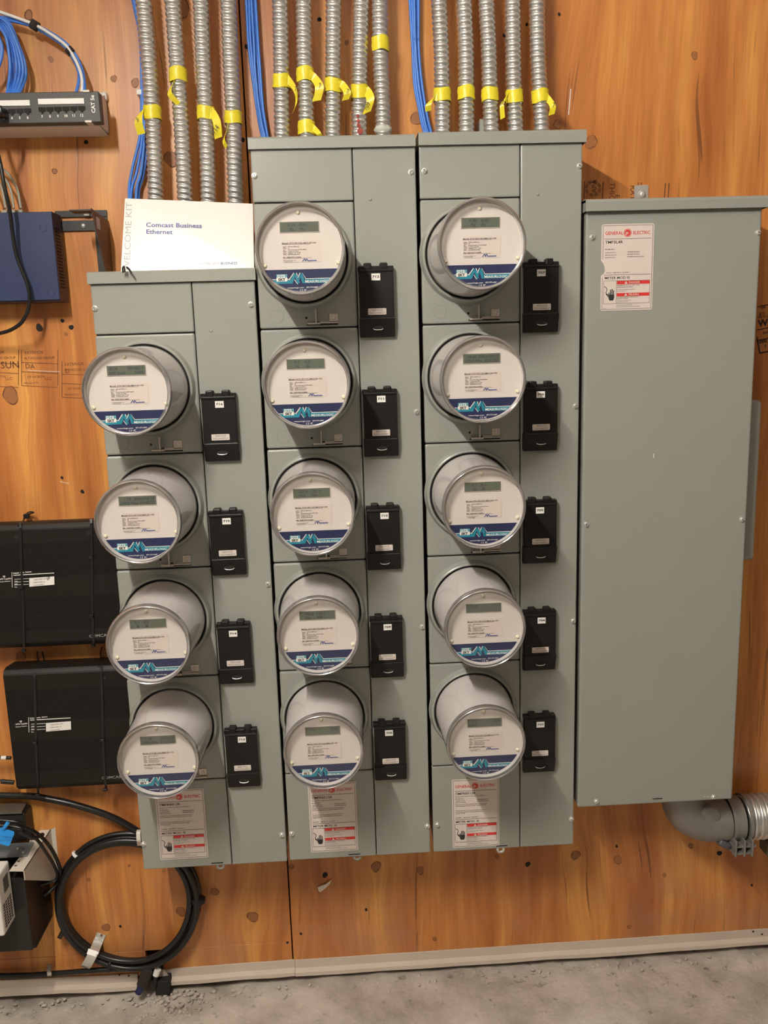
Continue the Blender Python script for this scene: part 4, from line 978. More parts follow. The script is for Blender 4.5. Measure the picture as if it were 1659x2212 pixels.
for k, ((u0, v0), (u1, v1)) in enumerate((((-62, 227), (65, 216), ), ((82, 215.5), (182, 212)))):
    a, b = pf(u0, v0), pf(u1, v1+12); 
    box('label_strip', a.x-ox, b.x-ox, PY-.0015-oy, PY-oy, pf(u1, v1+12).z-oz, pf(u1, v1).z-oz, mat('paper_strip', (.85, .85, .83), .5), ppn)
def port(u, v):
    c = pf(u, v); s = .0050
    bm = bmesh.new(); add_prism(bm, [(-s*1.3, s), (-s*1.3, -s*.35), (-s*.55, -s*.55), (-s*.25, -s*1.2), (s*.25, -s*1.2), (s*.55, -s*.55), (s*1.3, -s*.35), (s*1.3, s)], -.0010, .0004)
    o = link('port', fin(bm, 'port'), DARK, ppn, (c.x-ox, PY-.0004-oy, c.z-oz))
nums = []
for k in range(6):
    u = 91+k*17.1; port(u, 238-k*.55); nums.append((str(7+k), pf(u, 254.5-k*.55).x-ox, pf(u, 254.5-k*.55).z-oz, .0046, .03, 'CENTER'))
for k in range(6):
    u = 60-k*17.1; port(u, 240.5+k*.6)
    nums.append((str(6-k), pf(u, 256.5+k*.6).x-ox, pf(u, 256.5+k*.6).z-oz, .0046, .03, 'CENTER'))
for n_i in nums: text('port_number', [n_i], WHITEP, ppn, y=PY-oy-.0006)
cpos = pf(206, 244); text('category_lettering', [('CAT 5e', cpos.x-ox, cpos.z-oz, .0068, .03, 'LEFT', 1.0, math.pi/2)], WHITEP, ppn, y=PY-oy-.0006)
for (u, v) in ((186, 196.5), (191, 262)):
    c = pf(u, v); box('panel_clip', c.x-.006-ox, c.x+.006-ox, PY-.002-oy, PY+.03-oy, c.z-.002-oz, c.z+.0015-oz, WHITEB, ppn)
poly3('diagonal_strut', [at(186, 263, PY)-ppn.location, at(198, 262, PY)-ppn.location, at(214, 280, PY+.06)-ppn.location, at(202, 282, PY+.06)-ppn.location], (0, .001, .002), WHITEB, ppn)
# plug and cord at port three
pc = empty('black_patch_cord', at(5, 243, PY-.01), 'black cord plugged into port three of the patch panel', 'cord')
bm = bmesh.new(); add_box(bm, -.011, .008, -.022, .009, -.009, .007, .003, 2); link('plug', fin(bm, 'plug', True), BLACKR, pc)
tube('cord', [Vector((0, -.02, -.004)), Vector((0, -.034, -.014)), Vector((-.012, -.036, -.035)), Vector((-.05, -.02, -.07))], .0033, BLACKR, pc, 8)
# arc of white and blue cables with hook-and-loop ties
ay = .135
arc = empty('cable_arc', at(180, 197, ay), 'white and blue cables arcing down into the patch panel, held by black ties', 'cable bundle')
def rel(root, L3): return [at(u, v, y)-root.location for u, v, y in L3]
tube('white_cable', rel(arc, [(-60, 5, ay), (0, 26, ay-.006), (40, 40, ay-.006), (76, 54, ay-.008), (110, 74, ay-.008), (142, 98, ay-.008), (160, 124, ay-.008), (174, 156, ay-.012), (178, 185, .11), (176, 204, .10)]), .0030, WHITEC, arc, 8)
tube('blue_cable', rel(arc, [(-60, 28, ay), (0, 37, ay), (36, 42, ay), (76, 55, ay-.002), (108, 70, ay), (143, 94, ay), (164, 120, ay), (178, 152, ay), (183, 185, .11), (181, 204, .10)]), .0030, BLUEC, arc, 8)
tube('blue_cable', rel(arc, [(-60, 40, ay), (0, 43, ay), (38, 48, ay), (72, 58, ay), (108, 78, ay-.002), (140, 101, ay-.002), (158, 126, ay-.004), (170, 156, ay), (169, 182, .11), (163, 204, .10)]), .0030, BLUEC, arc, 8)
def tie(root, u, v, ang, y, r=.0075, L=.011, name='cable_tie', m=VELCRO):
    bm = bmesh.new(); rings = []
    for s in (-.5, .5):
        rings.append([(r*math.cos(2*math.pi*k/16), r*.8*math.sin(2*math.pi*k/16), s*L) for k in range(16)])
    V = [[bm.verts.new(p) for p in rg] for rg in rings]
    for k in range(16):
        j = (k+1) % 16; bm.faces.new((V[0][k], V[0][j], V[1][j], V[1][k]))
    bm.faces.new(V[0]); bm.faces.new(list(reversed(V[1])))
    o = link(name, fin(bm, name, True), m, root, at(u, v, y)-root.location); o.rotation_euler = (0, ang, 0); return o
tie(arc, 75, 55, math.radians(122), ay-.004, .0090, .014); tie(arc, 151, 110, math.radians(140), ay-.004, .0078, .011)
# coil of blue patch cables
coil = empty('blue_cable_coil', at(30, 205, .12), 'coil of spare blue cables hanging at the left above the patch panel', 'cable coil')
for k, (dx, dy, dv) in enumerate(((0, 0, 0), (7, -6, 3), (14, -12, 6), (-8, 6, -3), (20, -15, 10), (-14, 9, -2))):
    yy = .128-.0045*(k % 3)
    tube('blue_cable', rel(coil, [(-80-dx, 110, yy), (-50, 60+dy*.5, yy), (-15+dx*.3, 42+dy*.4, yy), (8+dx*.6, 56+dy*.4, yy), (24+dx*.75, 84+dv, yy), (33+dx*.95, 120+dv, yy), (36+dx, 150+dv, yy), (32+dx*.9, 178+dv*.5, yy), (24+dx*.7, 207, .10)]), .0031, BLUEC, coil, 8)
for k in range(2):
    tube('blue_cable', rel(coil, [(-40, 30, .12), (-12, 62+k*6, .12), (1+k*2, 90+k*4, .122), (2+k*2, 120, .122), (-6, 150, .122), (-30, 180, .12)]), .0031, BLUEC, coil, 8)

# ================================================================== BLUE BOX, ITS BRACKET AND CORDS
bb = empty('blue_network_box', (-.60, WY, 1.605), 'dark blue network box with vented side, mounted under the patch panel', 'network box')
ox, oy, oz = bb.location
f0, f1 = .098, .155
bm = bmesh.new(); add_box(bm, -.78-ox, -.5470-ox, f0-oy, f0+.004-oy, 1.6060-oz, 1.7725-oz, .001); link('front_cover', fin(bm, 'front_cover'), BLUEBOX, bb)
sh = box('side_shell', -.779-ox, -.5478-ox, f0+.004-oy, f1-oy, 1.6040-oz, 1.7730-oz, PURPLE, bb)
for k in range(21):
    z_ = 1.7560-.0062*k-(.012 if k > 0 else .0)*0
    if k < 2: continue
    o = box('vent_slot', -.5482-ox, -.5470-ox, f0+.014-oy, f0+.040-oy, z_-.0016-oz, z_+.0016-oz, DARK, bb)
ringm = lathe_mesh('embossed_ring', [(.0066, 0), (.0070, -.0006), (.0078, -.0006), (.0080, 0)], 28)
for (u, v) in ((93, 493), (110, 632)):
    p = at(u, v, f0); link('embossed_ring', ringm, BLUEBOX, bb, (p.x-ox, f0-oy, p.z-oz))
for k, u in enumerate((-5, 12, 30, 45)):
    p = at(u, 456, .115); box('grey_plug', p.x-.0045-ox, p.x+.0045-ox, .108-oy, .120-oy, 1.7725-oz, 1.7790-oz, GREYC, bb)
gc = empty('grey_cable_fan', at(30, 452, .115), 'thin grey cables fanning down into the top of the blue box', 'cable bundle')
for k, u in enumerate((-5, 12, 30, 45)):
    tube('cable', rel(gc, [(u, 450, .115), (u-2, 438, .118), (u-9, 405, .125), (u-28, 375, .13), (u-60, 350, .13)]), .0023, GREYC, gc, 8)
# brown-black wall bracket right of the blue box
br = empty('rack_bracket', (-.46, WY, 1.60), 'dark wall bracket with slanted side plate between blue box and white card', 'bracket')
L_ = br.location
pA, pB = at(200, 452, .050), at(233, 479, WY-.001)
pC, pD = at(243, 605, WY-.001), at(232, 600, .085)
sx = pB.x
side = [Vector((sx, .045, 1.768)), Vector((sx, WY-.001, 1.762)), Vector((sx, WY-.001, 1.600)), Vector((sx, .147, 1.600))]
poly3('side_plate', [p-L_ for p in side], (.0018, 0, 0), BROWNM, br)
wf = at(206, 500, WY)
box('wall_flange', wf.x-L_.x, sx-L_.x, -.0035, -.0005, 1.600-L_.z, 1.770-L_.z, BLACKM, br)
box('upper_rail', -.5600-L_.x, sx-L_.x, -.0050, -.0005, at(133, 500, WY).z-L_.z, at(133, 478, WY).z-L_.z, BLACKM, br)
box('top_rail', -.5600-L_.x, sx-L_.x, -.0050, -.0005, at(133, 470, WY).z-L_.z, at(133, 461, WY).z+.004-L_.z, BLACKM, br)
box('top_tab', sx-.040-L_.x, sx-L_.x, .045-WY, .080-WY, 1.7640-L_.z, 1.7665-L_.z, BLACKM, br)
p = at(180, 488, WY-.005); bm = bmesh.new(); add_lathe(bm, [(0, -.003), (.0030, -.003), (.0050, -.0005), (.0050, 0)], 16); add_box(bm, -.0025, .0025, -.0033, -.0029, -.0006, .0006); link('rail_screw', fin(bm, 'rail_screw', True), CHROME, br, p-L_)
p = at(188, 463, .10); box('clip', -.006, .006, -.004, .004, -.003, .003, GALVD, br, .001, loc=at(188, 464, WY-.007)-L_)
p = at(225, 484, .1); bm = bmesh.new(); add_poly3(bm, [Vector((sx+.0019, .070, 1.757)), Vector((sx+.0019, .095, 1.757)), Vector((sx+.0019, .095, 1.735)), Vector((sx+.0019, .070, 1.735))], (.0003, 0, 0))
o = link('paper_tag', fin(bm, 'paper_tag'), LABELP, br); o.location = -L_
# black cord loop in front of the blue box
cl_ = empty('black_cord_loop', at(60, 620, .07), 'loose black cord hanging in a loop over the blue box', 'cord')
tube('cord', rel(cl_, [(-30, 250, .06), (-8, 320, .055), (2, 360, .055), (9, 400, .055), (20, 450, .06), (27, 500, .07), (34, 545, .075), (47, 583, .078), (58, 610, .08), (64, 640, .082), (60, 672, .085), (46, 697, .09), (25, 712, .10), (0, 720, .11), (-40, 728, .12)]), .0037, BLACKR, cl_, 10)

# ================================================================== WELCOME CARD
cc = [at(270, 428.5, .062), at(546, 440, .062), at(549, 580, .024), at(261, 588, .024)]
cd_ = empty('welcome_card', (cc[3]+cc[2])/2, 'white printed welcome card leaning on top of the left cabinet', 'card')
L_ = cd_.location
n_ = (cc[1]-cc[0]).cross(cc[3]-cc[0]).normalized()
if n_.y > 0: n_ = -n_
poly3('card_sheet', [c-L_ for c in cc], -n_*.0025, CARDM, cd_)
def card_text(name, items, m):
    """text laid into the card's own plane: items use millimetres from its lower left corner"""
    o = text(name, items, m, cd_)
    ex = (cc[2]-cc[3]).normalized(); ez = n_.cross(ex)
    if ez.z < 0: ez = -ez
    org = cc[3]-L_+n_*.0004
    ang = 0
    for v in o.data.vertices: v.co = org+ex*v.co.x+ez*v.co.z
    return o
card_text('grey_lettering', [('WELCOME KIT', .0165, .001, .0115, .0, 'LEFT', 1.24, math.pi/2-.055)], mat('pale_grey_ink', (.42, .42, .40), .5))
card_text('blue_lettering', [('Comcast Business', .0485, .0870, .0085, .022, 'LEFT', 1.19, -.045), ('Ethernet', .0485, .0735, .0085, .022, 'LEFT', 1.17, -.045)], mat('slate_blue_ink', (.10, .12, .33), .5))
card_text('footer_lettering', [('COMCAST', .1475, .0095, .0048, .0, 'LEFT', 1.2, -.01)], mat('mid_grey_ink', (.22, .22, .25), .5))
card_text('footer_blue_lettering', [('BUSINESS', .1875, .0092, .0048, .02, 'LEFT', 1.1, -.01)], mat('slate_blue_ink', (.10, .12, .33), .5))
hk = tube('wire_hook', [at(266, 589, -.018), at(265, 580, -.019), at(268, 576, -.019), at(270, 588, -.019)], .0016, BLACKR, None, 8); tag(hk, 'small black wire hook sticking up at the lower left corner of the white card', 'hook')
hk2 = ribbon('torn_black_scrap', [at(273, 577, -.022), at(279, 582, -.0255), at(285, 591, -.0255)], (.002, 0, .0035), .0006, BLACKR, None, 4); tag(hk2, 'torn black scrap on the hood edge under the white card', 'scrap')

# ================================================================== BLACK GATEWAYS
def gateway(x0, x1, z0, z1, y0, label, stick, com):
    cx, cz = (x0+x1)/2, (z0+z1)/2
    r = empty('gateway', (cx, WY, z0), label, 'gateway', 'black gateway boxes tied to the wall')
    hh = (z1-z0)/2
    bm = bmesh.new()
    sec = [(-.002, -hh+.010), (-.002, hh-.006), (y0-WY+.020, hh), (y0-WY+.006, hh-.003), (y0-WY, hh-.012), (y0-WY, -hh+.016), (y0-WY+.002, -hh+.013), (y0-WY+.010, -hh+.004), (y0-WY+.018, -hh)]
    A = [bm.verts.new((x0-cx, a, b)) for a, b in sec]; B = [bm.verts.new((x1-cx, a, b)) for a, b in sec]
    bm.faces.new(A); bm.faces.new(list(reversed(B)))
    for i in range(len(sec)):
        j = (i+1) % len(sec); bm.faces.new((A[i], B[i], B[j], A[j]))
    bmesh.ops.bevel(bm, geom=[e for e in bm.edges], offset=.0012, segments=2, affect='EDGES')
    link('shell', fin(bm, 'shell'), PERF, r, (0, 0, hh))
    L_ = r.location
    # sticker with settings
    (u, v) = stick
    def g(du, dv, yy=y0-.0012): return at(u+du, v+dv, yy)-L_
    a, b = g(0, -4), g(94, 34)
    st = poly3('settings_sticker', [g(0, 0), g(93, -6), g(94, 27), g(1, 33)], (0, .0008, 0), BLACKP, r)
    poly3('white_rows', [g(38, 12, y0-.0016), g(92, 8, y0-.0016), g(92.5, 26, y0-.0016), g(38.5, 30.5, y0-.0016)], (0, .0003, 0), WHITEP, st)
    q = [[g(4, 5, y0-.0016), g(92, 0, y0-.0016), g(92, 1.6, y0-.0016), g(4, 6.6, y0-.0016)], [g(0, -1, y0-.0016), g(1, -1, y0-.0016), g(2, 32, y0-.0016), g(1, 32, y0-.0016)]]
    for i in range(3): q.append([g(6, 14+i*6.2, y0-.0016), g(37, 12.4+i*6.2, y0-.0016), g(37, 13.2+i*6.2, y0-.0016), g(6, 14.9+i*6.2, y0-.0016)])
    bm = bmesh.new()
    for qq in q: add_poly3(bm, qq, (0, .0003, 0))
    link('white_rules', fin(bm, 'white_rules'), WHITEP, st)
    p0 = g(4, 2.5); p1 = g(42, 16); 
    text('white_lettering', [('Default  Login  Settings', p0.x, p0.z, .0028, .03, 'LEFT', 1, .05), ('User', g(7, 19.5).x, g(7, 19.5).z, .0024, .02, 'LEFT', 1, .05), ('SSID', g(7, 26).x, g(7, 26).z, .0024, .02, 'LEFT', 1, .05), ('Key', g(7, 32).x, g(7, 32).z, .0024, .02, 'LEFT', 1, .05),
         ('WPS Capable', g(-27, 16).x, g(-27, 16).z, .0034, .02, 'LEFT', .95, .05), ('Wireless Network', g(-27, 21).x, g(-27, 21).z, .0022, .02, 'LEFT', 1, .05)], WHITEP, r, y=y0-WY-.0022)
    it = [('CBCI-001-2.4', g(48, 16.5).x, g(48, 16.5).z, .0026, 0, 'LEFT', 1.3, .05), ('CBCI-001-5', g(48, 22.5).x, g(48, 22.5).z, .0026, 0, 'LEFT', 1.3, .05), ('business001', g(48, 28).x, g(48, 28).z, .0024, 0, 'LEFT', 1.3, .05)]
    if com[2]: it.append(('IP', g(77, 16.5).x, g(77, 16.5).z, .0075, 0, 'LEFT', .9, .1))
    text('sticker_lettering', it, INK, r, y=y0-WY-.0022)
    # little fan mark
    bm = bmesh.new(); c = g(-16, 8)
    for r0, r1 in ((.0, .0012), (.0020, .0028), (.0036, .0044)):
        for s in range(6):
            a0, a1 = math.radians(45+15*s), math.radians(60+15*s)
            add_prism(bm, [(c.x+r0*math.cos(a0), c.z-.003+r0*math.sin(a0)), (c.x+r1*math.cos(a0), c.z-.003+r1*math.sin(a0)), (c.x+r1*math.cos(a1), c.z-.003+r1*math.sin(a1)), (c.x+r0*math.cos(a1)+1e-5, c.z-.003+r0*math.sin(a1))], y0-WY-.0022, y0-WY-.0018)
    link('wireless_mark', fin(bm, 'wireless_mark'), WHITEP, r)
    p = at(com[0], com[1], y0)-L_
    text('brand_lettering', [('COMCAST', p.x, p.z, .0062, .01, 'LEFT', 1.15, .03)], mat('silver_print', (.32, .32, .32), .4), r, y=y0-WY-.0012)
    for (uu, vv) in com[3]:
        p = at(uu, vv, y0)-L_; bm = bmesh.new(); add_lathe(bm, [(0, -.0006), (.0042, -.0006), (.0046, .0004)], 16); link('round_hole', fin(bm, 'round_hole'), DARK, r, (p.x, y0-WY, p.z))
    return r
g1 = gateway(-.790, -.4640, .8870, 1.1590, .095, 'upper black gateway box strapped to the plywood beside the left cabinet', (25, 1237), (193, 1377, True, [(36, 1160), (191, 1151)]))
g2 = gateway(-.7440, -.4640, .5590, .8440, .095, 'lower black gateway box strapped to the plywood beside the left cabinet', (61, 1550), (220, 1683, False, [(226, 1465)]))
ZT = mat('nylon_tie_black', (.010, .009, .009), .35)
def ziptie(path, heads, label, w_=.0048):
    r = empty('zip_tie', at(*path[0][:2], path[0][2]), label, 'cable tie', 'black straps around the gateway boxes')
    ribbon('strap', rel(r, path), (w_, 0, 0), .0014, ZT, r, 3)
    for (u, v, y) in heads: box('tie_head', -.0045, .0045, -.0045, .001, -.003, .003, ZT, r, .0008, loc=at(u, v, y)-r.location)
    return r
GF = .0935
z1 = ziptie([(43, 1128, .160), (43, 1130, .112), (44, 1140, GF), (47, 1240, GF), (50, 1300, GF), (52, 1400, GF), (52, 1404, .112)], [(43, 1133, .100), (45, 1270, GF-.001), (52, 1405, .108)], 'strap across the left part of the upper gateway box')
z2 = ziptie([(197, 1123, .160), (196, 1124, .112), (197, 1130, GF), (199, 1220, GF), (200, 1330, GF), (202, 1385, GF), (202, 1392, .112)], [(197, 1205, GF-.001), (198, 1330, GF-.001), (202, 1394, .108)], 'strap across the right part of the upper gateway box')
z3 = ziptie([(75, 1452, .160), (75, 1452, .112), (75, 1462, GF), (77, 1560, GF), (78, 1620, GF), (82, 1700, GF), (83, 1714, .112)], [(76, 1604, GF-.001), (82, 1717, .108)], 'strap across the left part of the lower gateway box')
z4 = ziptie([(218, 1440, .160), (218, 1440, .112), (219, 1450, GF), (222, 1560, GF), (224, 1640, GF), (228, 1690, GF), (229, 1702, .112)], [(216, 1440, .104), (222, 1598, GF-.001), (228, 1705, .108)], 'strap across the right part of the lower gateway box')
# tie knots on screw eyes
def wire(name, pts, r, label, cat, m=ZT): 
    o = empty(name, at(pts[0][0], pts[0][1], pts[0][2]), label, cat); tube('loop', rel(o, pts), r, m, o, 8); return o
k1 = wire('tie_loop', [(46, 1132, .12), (52, 1122, .14), (56, 1112, .155), (63, 1106, .15), (73, 1107, .14), (64, 1110, .15), (54, 1114, .15), (51, 1122, .14)], .0015, 'looped tie end sticking up above the upper gateway box', 'cable tie')
box('tie_head', -.006, .006, -.005, .004, -.005, .005, ZT, k1, .001, loc=at(58, 1115, .15)-k1.location)
wire('tie_loop', [(80, 1407, .15), (81, 1420, .155), (84, 1434, .157), (92, 1437, .157), (95, 1425, .155), (91, 1408, .15)], .0014, 'thin black loop hanging in the gap between the two gateway boxes, left', 'cable tie')
wire('tie_loop', [(220, 1398, .15), (217, 1412, .155), (219, 1428, .157), (222, 1440, .150)], .0014, 'thin black loop hanging in the gap between the two gateway boxes, right', 'cable tie')
# leads entering the lower gateway from the left
le = empty('coax_lead', at(10, 1636, .125), 'cable with a cream connector entering the left side of the lower gateway', 'cable')
tube('cable', rel(le, [(-330, 1634, .125), (-20, 1636, .125), (3, 1637, .125)]), .0035, BLACKR, le, 8)
tube('cream_connector', rel(le, [(3, 1637, .125), (14, 1637, .125)]), .0048, WHITEB, le, 10, 0); tube('cable_end', rel(le, [(14, 1637, .125), (24, 1637, .125)]), .0040, BLACKR, le, 10, 0)
le = empty('power_lead', at(15, 1688, .125), 'black plug entering the lower left side of the lower gateway', 'cable')
tube('cable', rel(le, [(-330, 1680, .125), (-20, 1685, .125), (5, 1688, .125)]), .0025, BLACKR, le, 8); tube('plug', rel(le, [(3, 1688, .125), (30, 1690, .125)]), .0052, BLACKR, le, 10, 0)

# ================================================================== BLACK CABLE COIL
ck = empty('black_cable_coil', (-.542, WY, .245), 'large coil of thick black cable hanging below the left cabinet', 'cable coil')
def loop(cx, cz, rx, rz, y, a0, a1, r, n=30, wob=0.0):
    P = []
    for i in range(n+1):
        a = math.radians(a0+(a1-a0)*i/n); P.append(Vector((cx+rx*math.cos(a)+wob*math.sin(3*a), y+.004*math.sin(2*a), cz+rz*math.sin(a)))-ck.location)
    return P
for k, (rx_, rz_, y_, dx, dz) in enumerate(((.1630, .1700, .150, 0, 0), (.1530, .1590, .146, .001, .002), (.1590, .1655, .132, .002, -.002), (.1480, .1530, .134, -.004, .003))):
    tube('cable_turn', loop(-.542+dx, .245+dz, rx_, rz_, y_, 20*k, 360+20*k, .0066, 40, .0015), .0066, BLACKR, ck, 10, 2)
def ctie(u, v, ang, r=.018, L=.010):
    o = tie(ck, u, v, ang, .141, r, L, 'cable_tie', ZT)
ctie(136, 2012, math.radians(-58)); ctie(427, 1944, math.radians(5)); ctie(238, 2085, math.radians(-80), .018, .007)
tie(ck, 167, 1848, math.radians(42), .141, .0145, .0016, 'white_tie', WHITEP)
# long tails of the same cable
tail = empty('black_cable_run', at(0, 1718, .14), 'thick black cable slanting down from under the lower gateway to the coil', 'cable')
tube('cable', rel(tail, [(-330, 1712, .15), (0, 1718, .145), (70, 1720, .14), (100, 1725, .135), (160, 1738, .135), (230, 1760, .14), (270, 1779, .145), (300, 1797, .148), (335, 1815, .150)]), .0075, BLACKR, tail, 12)
run = empty('floor_cable_run', at(100, 2106, .145), 'black cable running along the top of the bead at the floor', 'cable')
tube('cable', rel(run, [(-330, 2108, .155), (0, 2108, .153), (100, 2104, .150), (180, 2098, .142), (240, 2094, .138), (300, 2092, .136)]), .0062, BLACKR, run, 10)
# zinc strap clamp across the coil
sc_ = empty('strap_clamp', at(222, 2020, .14), 'bent zinc pipe strap holding the bottom left of the cable coil', 'strap')
wv = Vector((.0135, 0, -.0075))
ribbon('strap', rel(sc_, [(219, 2017, WY-.002), (212, 2034, WY-.004), (207, 2046, .136), (202, 2058, .122), (193, 2075, .118), (187, 2085, .122), (184, 2090, .135)]), Vector((.020, 0, -.009)), .0018, CHROME, sc_, 4)
ribbon('stiffening_rib', rel(sc_, [(217, 2024, WY-.0045), (211, 2038, WY-.0065), (206, 2048, .133), (200, 2062, .119)]), Vector((.006, 0, -.003)), .002, CHROME, sc_, 4)
ribbon('stiffening_rib', rel(sc_, [(201, 2052, .125), (197, 2064, .117)]), Vector((.020, 0, -.009)), .002, CHROME, sc_, 4)
p = at(219, 2020, WY-.006); bm = bmesh.new(); add_lathe(bm, [(0, -.002), (.002, -.0015), (.003, 0)], 10); link('screw_head', fin(bm, 'screw_head', True), mat('rusty_screw', (.20, .07, .03), .7, .3), sc_, p-sc_.location)
s2 = empty('cable_clamp', at(107, 2090, .15), 'small zinc clamp on the floor cable at the left', 'clamp')
ribbon('strap', rel(s2, [(106, 2084, WY-.001), (106, 2093, WY-.003), (106, 2098, .140), (107, 2106, .138), (106, 2108, .145)]), Vector((.010, 0, -.001)), .0015, CHROME, s2, 4)
# white strap end on the side of the left cabinet
s3 = empty('pipe_strap', at(299, 1808, .10), 'white metal strap end at the lower left side of the left cabinet', 'strap')
ribbon('strap', rel(s3, [(300, 1793, .12), (299, 1797, .105), (299, 1806, .100), (300, 1818, .100), (301, 1826, .12)]), Vector((.009, 0, 0)), .002, WHITEB, s3, 4)
# short pipe stubs through the floor gap
st_ = empty('pipe_stub', at(318, 2090, .12), 'black pipe stub with a blue plastic end standing in the gap between the floor beads', 'pipe')
tube('pipe', rel(st_, [(318, 2083, .140), (316, 2105, .132), (308, 2128, .125)]), .0145, mat('dark_brown_plastic', (.022, .016, .014), .4), st_, 14)
tube('blue_end', rel(st_, [(308, 2126, .124), (303, 2136, .120), (298, 2145, .118)]), .0085, mat('dark_blue_plastic', (.012, .018, .08), .35), st_, 12)
s5 = empty('white_capped_pipe', at(338, 2100, .13), 'thin dark pipe with a white cap in the gap between the floor beads', 'pipe')
tube('pipe', rel(s5, [(337, 2104, .132), (333, 2136, .128)]), .0055, BLACKM, s5, 12, 0); tube('white_cap', rel(s5, [(341, 2094, .132), (337, 2106, .131)]), .0078, WHITEP, s5, 12, 0)
poly3('white_flap', rel(s5, [(346, 2094, .150), (356, 2096, .146), (366, 2110, .150), (344, 2112, .146)]), (0, .001, 0), TRIM, s5)
box('dark_block', -.022, .012, -.01, .02, -.03, .005, DARK, s5, .001, loc=at(356, 2118, .14)-s5.location)

# ================================================================== LOWER LEFT EQUIPMENT
up = empty('battery_enclosure', (-.80, WY, .185), 'tall black metal enclosure at the lower left corner', 'enclosure')
ox, oy, oz = up.location
def ub(name, u0, v0, u1, v1, y0, y1, m, xl=None, bev=.002):
    a, b = at(u0, v0, y0), at(u1, v1, y0)
    return box(name, (xl if xl is not None else a.x)-ox, b.x-ox, y0-oy, y1-oy, b.z-oz, a.z-oz, m, up, bev)
pf0 = at(80, 2053, .03)
box('case', -.98-ox, -.7225-ox, .030-oy, -.001, pf0.z-oz, .395-oz, BLACKM, up, .003, 2)
box('foot', -.735-ox, -.7225-ox, .050-oy, -.004, pf0.z-.010-oz, pf0.z-oz, BLACKM, up, .002)
tp = empty('black_cover_box', at(30, 1770, .10), 'black box with grey sloping lid above the battery enclosure', 'box')
L_ = tp.location
a = at(58, 1800, .118)
box('case', -.98-L_.x, a.x-L_.x, .118-L_.y, .160-L_.y, at(40, 1817, .118).z-L_.z, at(60, 1757, .118).z-L_.z, BLACKM, tp, .003)
poly3('sloping_lid', rel(tp, [(-60, 1740, .140), (58, 1733, .160), (47, 1754, .112), (-60, 1758, .112)]), (0, 0, -.004), mat('grey_brown_lid', (.09, .08, .065), .35), tp)
# cream wall bracket
bk = empty('cream_wall_bracket', at(113, 1850, WY), 'cream metal shelf bracket with three slots beside the black enclosure', 'bracket')
L_ = bk.location
YB = -.02
zb0 = .4290
def pt(u, v, z):
    """point of height z seen at the pixel"""
    a = (u-829.5)/FPX; b = -(v-1106)/FPX
    d = Vector((RX[i]*a+FW[i]+UPV[i]*b for i in range(3))); return CAM+d*((z-CAM.z)/d.z)
h0 = at(110, 1792, WY-.001).z
t_ = [pt(20, 1881, h0), pt(52, 1881, h0), pt(110, 1792, h0), pt(86, 1793, h0)]
poly3('top_flange', [p-L_ for p in t_], (0, 0, -.0018), BEIGE, bk)
f_ = t_[1]; fb = Vector((f_.x, f_.y, f_.z-.022)); w0 = Vector((t_[2].x, WY-.001, h0)); w1 = Vector((w0.x, WY-.001, at(113, 1903, WY).z))
poly3('side_gusset', [f_-L_, w0-L_, w1-L_, fb-L_], (-.0018, 0, 0), BEIGE, bk)
poly3('wall_flange', [w0-L_+Vector((0, 0, 0)), w0-L_+Vector((.010, 0, .004)), w1-L_+Vector((.008, 0, .002)), w1-L_], (0, .0008, 0), BEIGE, bk)
for (u, v) in ((46, 1851), (40, 1860.5), (34, 1870)):
    q = pt(u, v, h0+.0004); box('slot', -.003, .003, -.0014, .0014, 0, .0006, DARK, bk, 0, loc=q-L_)
# blue-grey plate lying on the bracket
pl_ = empty('steel_plate', pt(30, 1835, h0+.004), 'shiny blue-grey steel plate lying on the cream bracket', 'plate')
L_ = pl_.location; hz = h0+.005
poly3('plate', [p-L_ for p in (pt(-60, 1853, hz), pt(58, 1847, hz), pt(73, 1819, hz), pt(-60, 1826, hz))], (0, 0, -.004), STEELP, pl_)
for (u, v) in ((38, 1833), (50, 1841), (66, 1817)):
    bm = bmesh.new(); bmesh.ops.create_uvsphere(bm, u_segments=12, v_segments=8, radius=.0028); link('bolt_head', fin(bm, 'bolt_head', True), CHROME, pl_, pt(u, v, hz+.001)-L_)
# white power unit in front of the enclosure
pu = empty('white_power_unit', at(10, 1960, -.03), 'white power unit with perforated end in front of the black enclosure', 'power unit')
L_ = pu.location
A_ = [at(-60, 1862, -.03), at(3, 1870, -.03), at(9, 2022, -.03), at(-60, 2024, -.03)]
bm = bmesh.new()
fx = at(10, 2023, -.035).x; ztop = at(7, 1858, .028).z; zbot = at(10, 2023, -.035).z
add_box(bm, -.99-L_.x, fx-L_.x, -.035-L_.y, .028-L_.y, zbot-L_.z, ztop-L_.z, .004, 2)
link('case', fin(bm, 'case'), mat('white_case', (.74, .72, .68), .45), pu)
bm = bmesh.new()
for i in range(4):
    for j in range(9):
        y_ = -.020+.011*i; z_ = zbot+.014+.0062*j; 
        add_box(bm, fx-L_.x-.0004, fx-L_.x+.0005, y_-.0042-L_.y, y_+.0036-L_.y, z_-.0016-L_.z, z_+.0016-L_.z)
link('vent_holes', fin(bm, 'vent_holes'), DARK, pu)
box('outlet', fx-L_.x-.0004, fx-L_.x+.0008, -.012-L_.y, .012-L_.y, zbot+.085-L_.z, zbot+.118-L_.z, mat('grey_outlet', (.10, .10, .09), .5), pu)
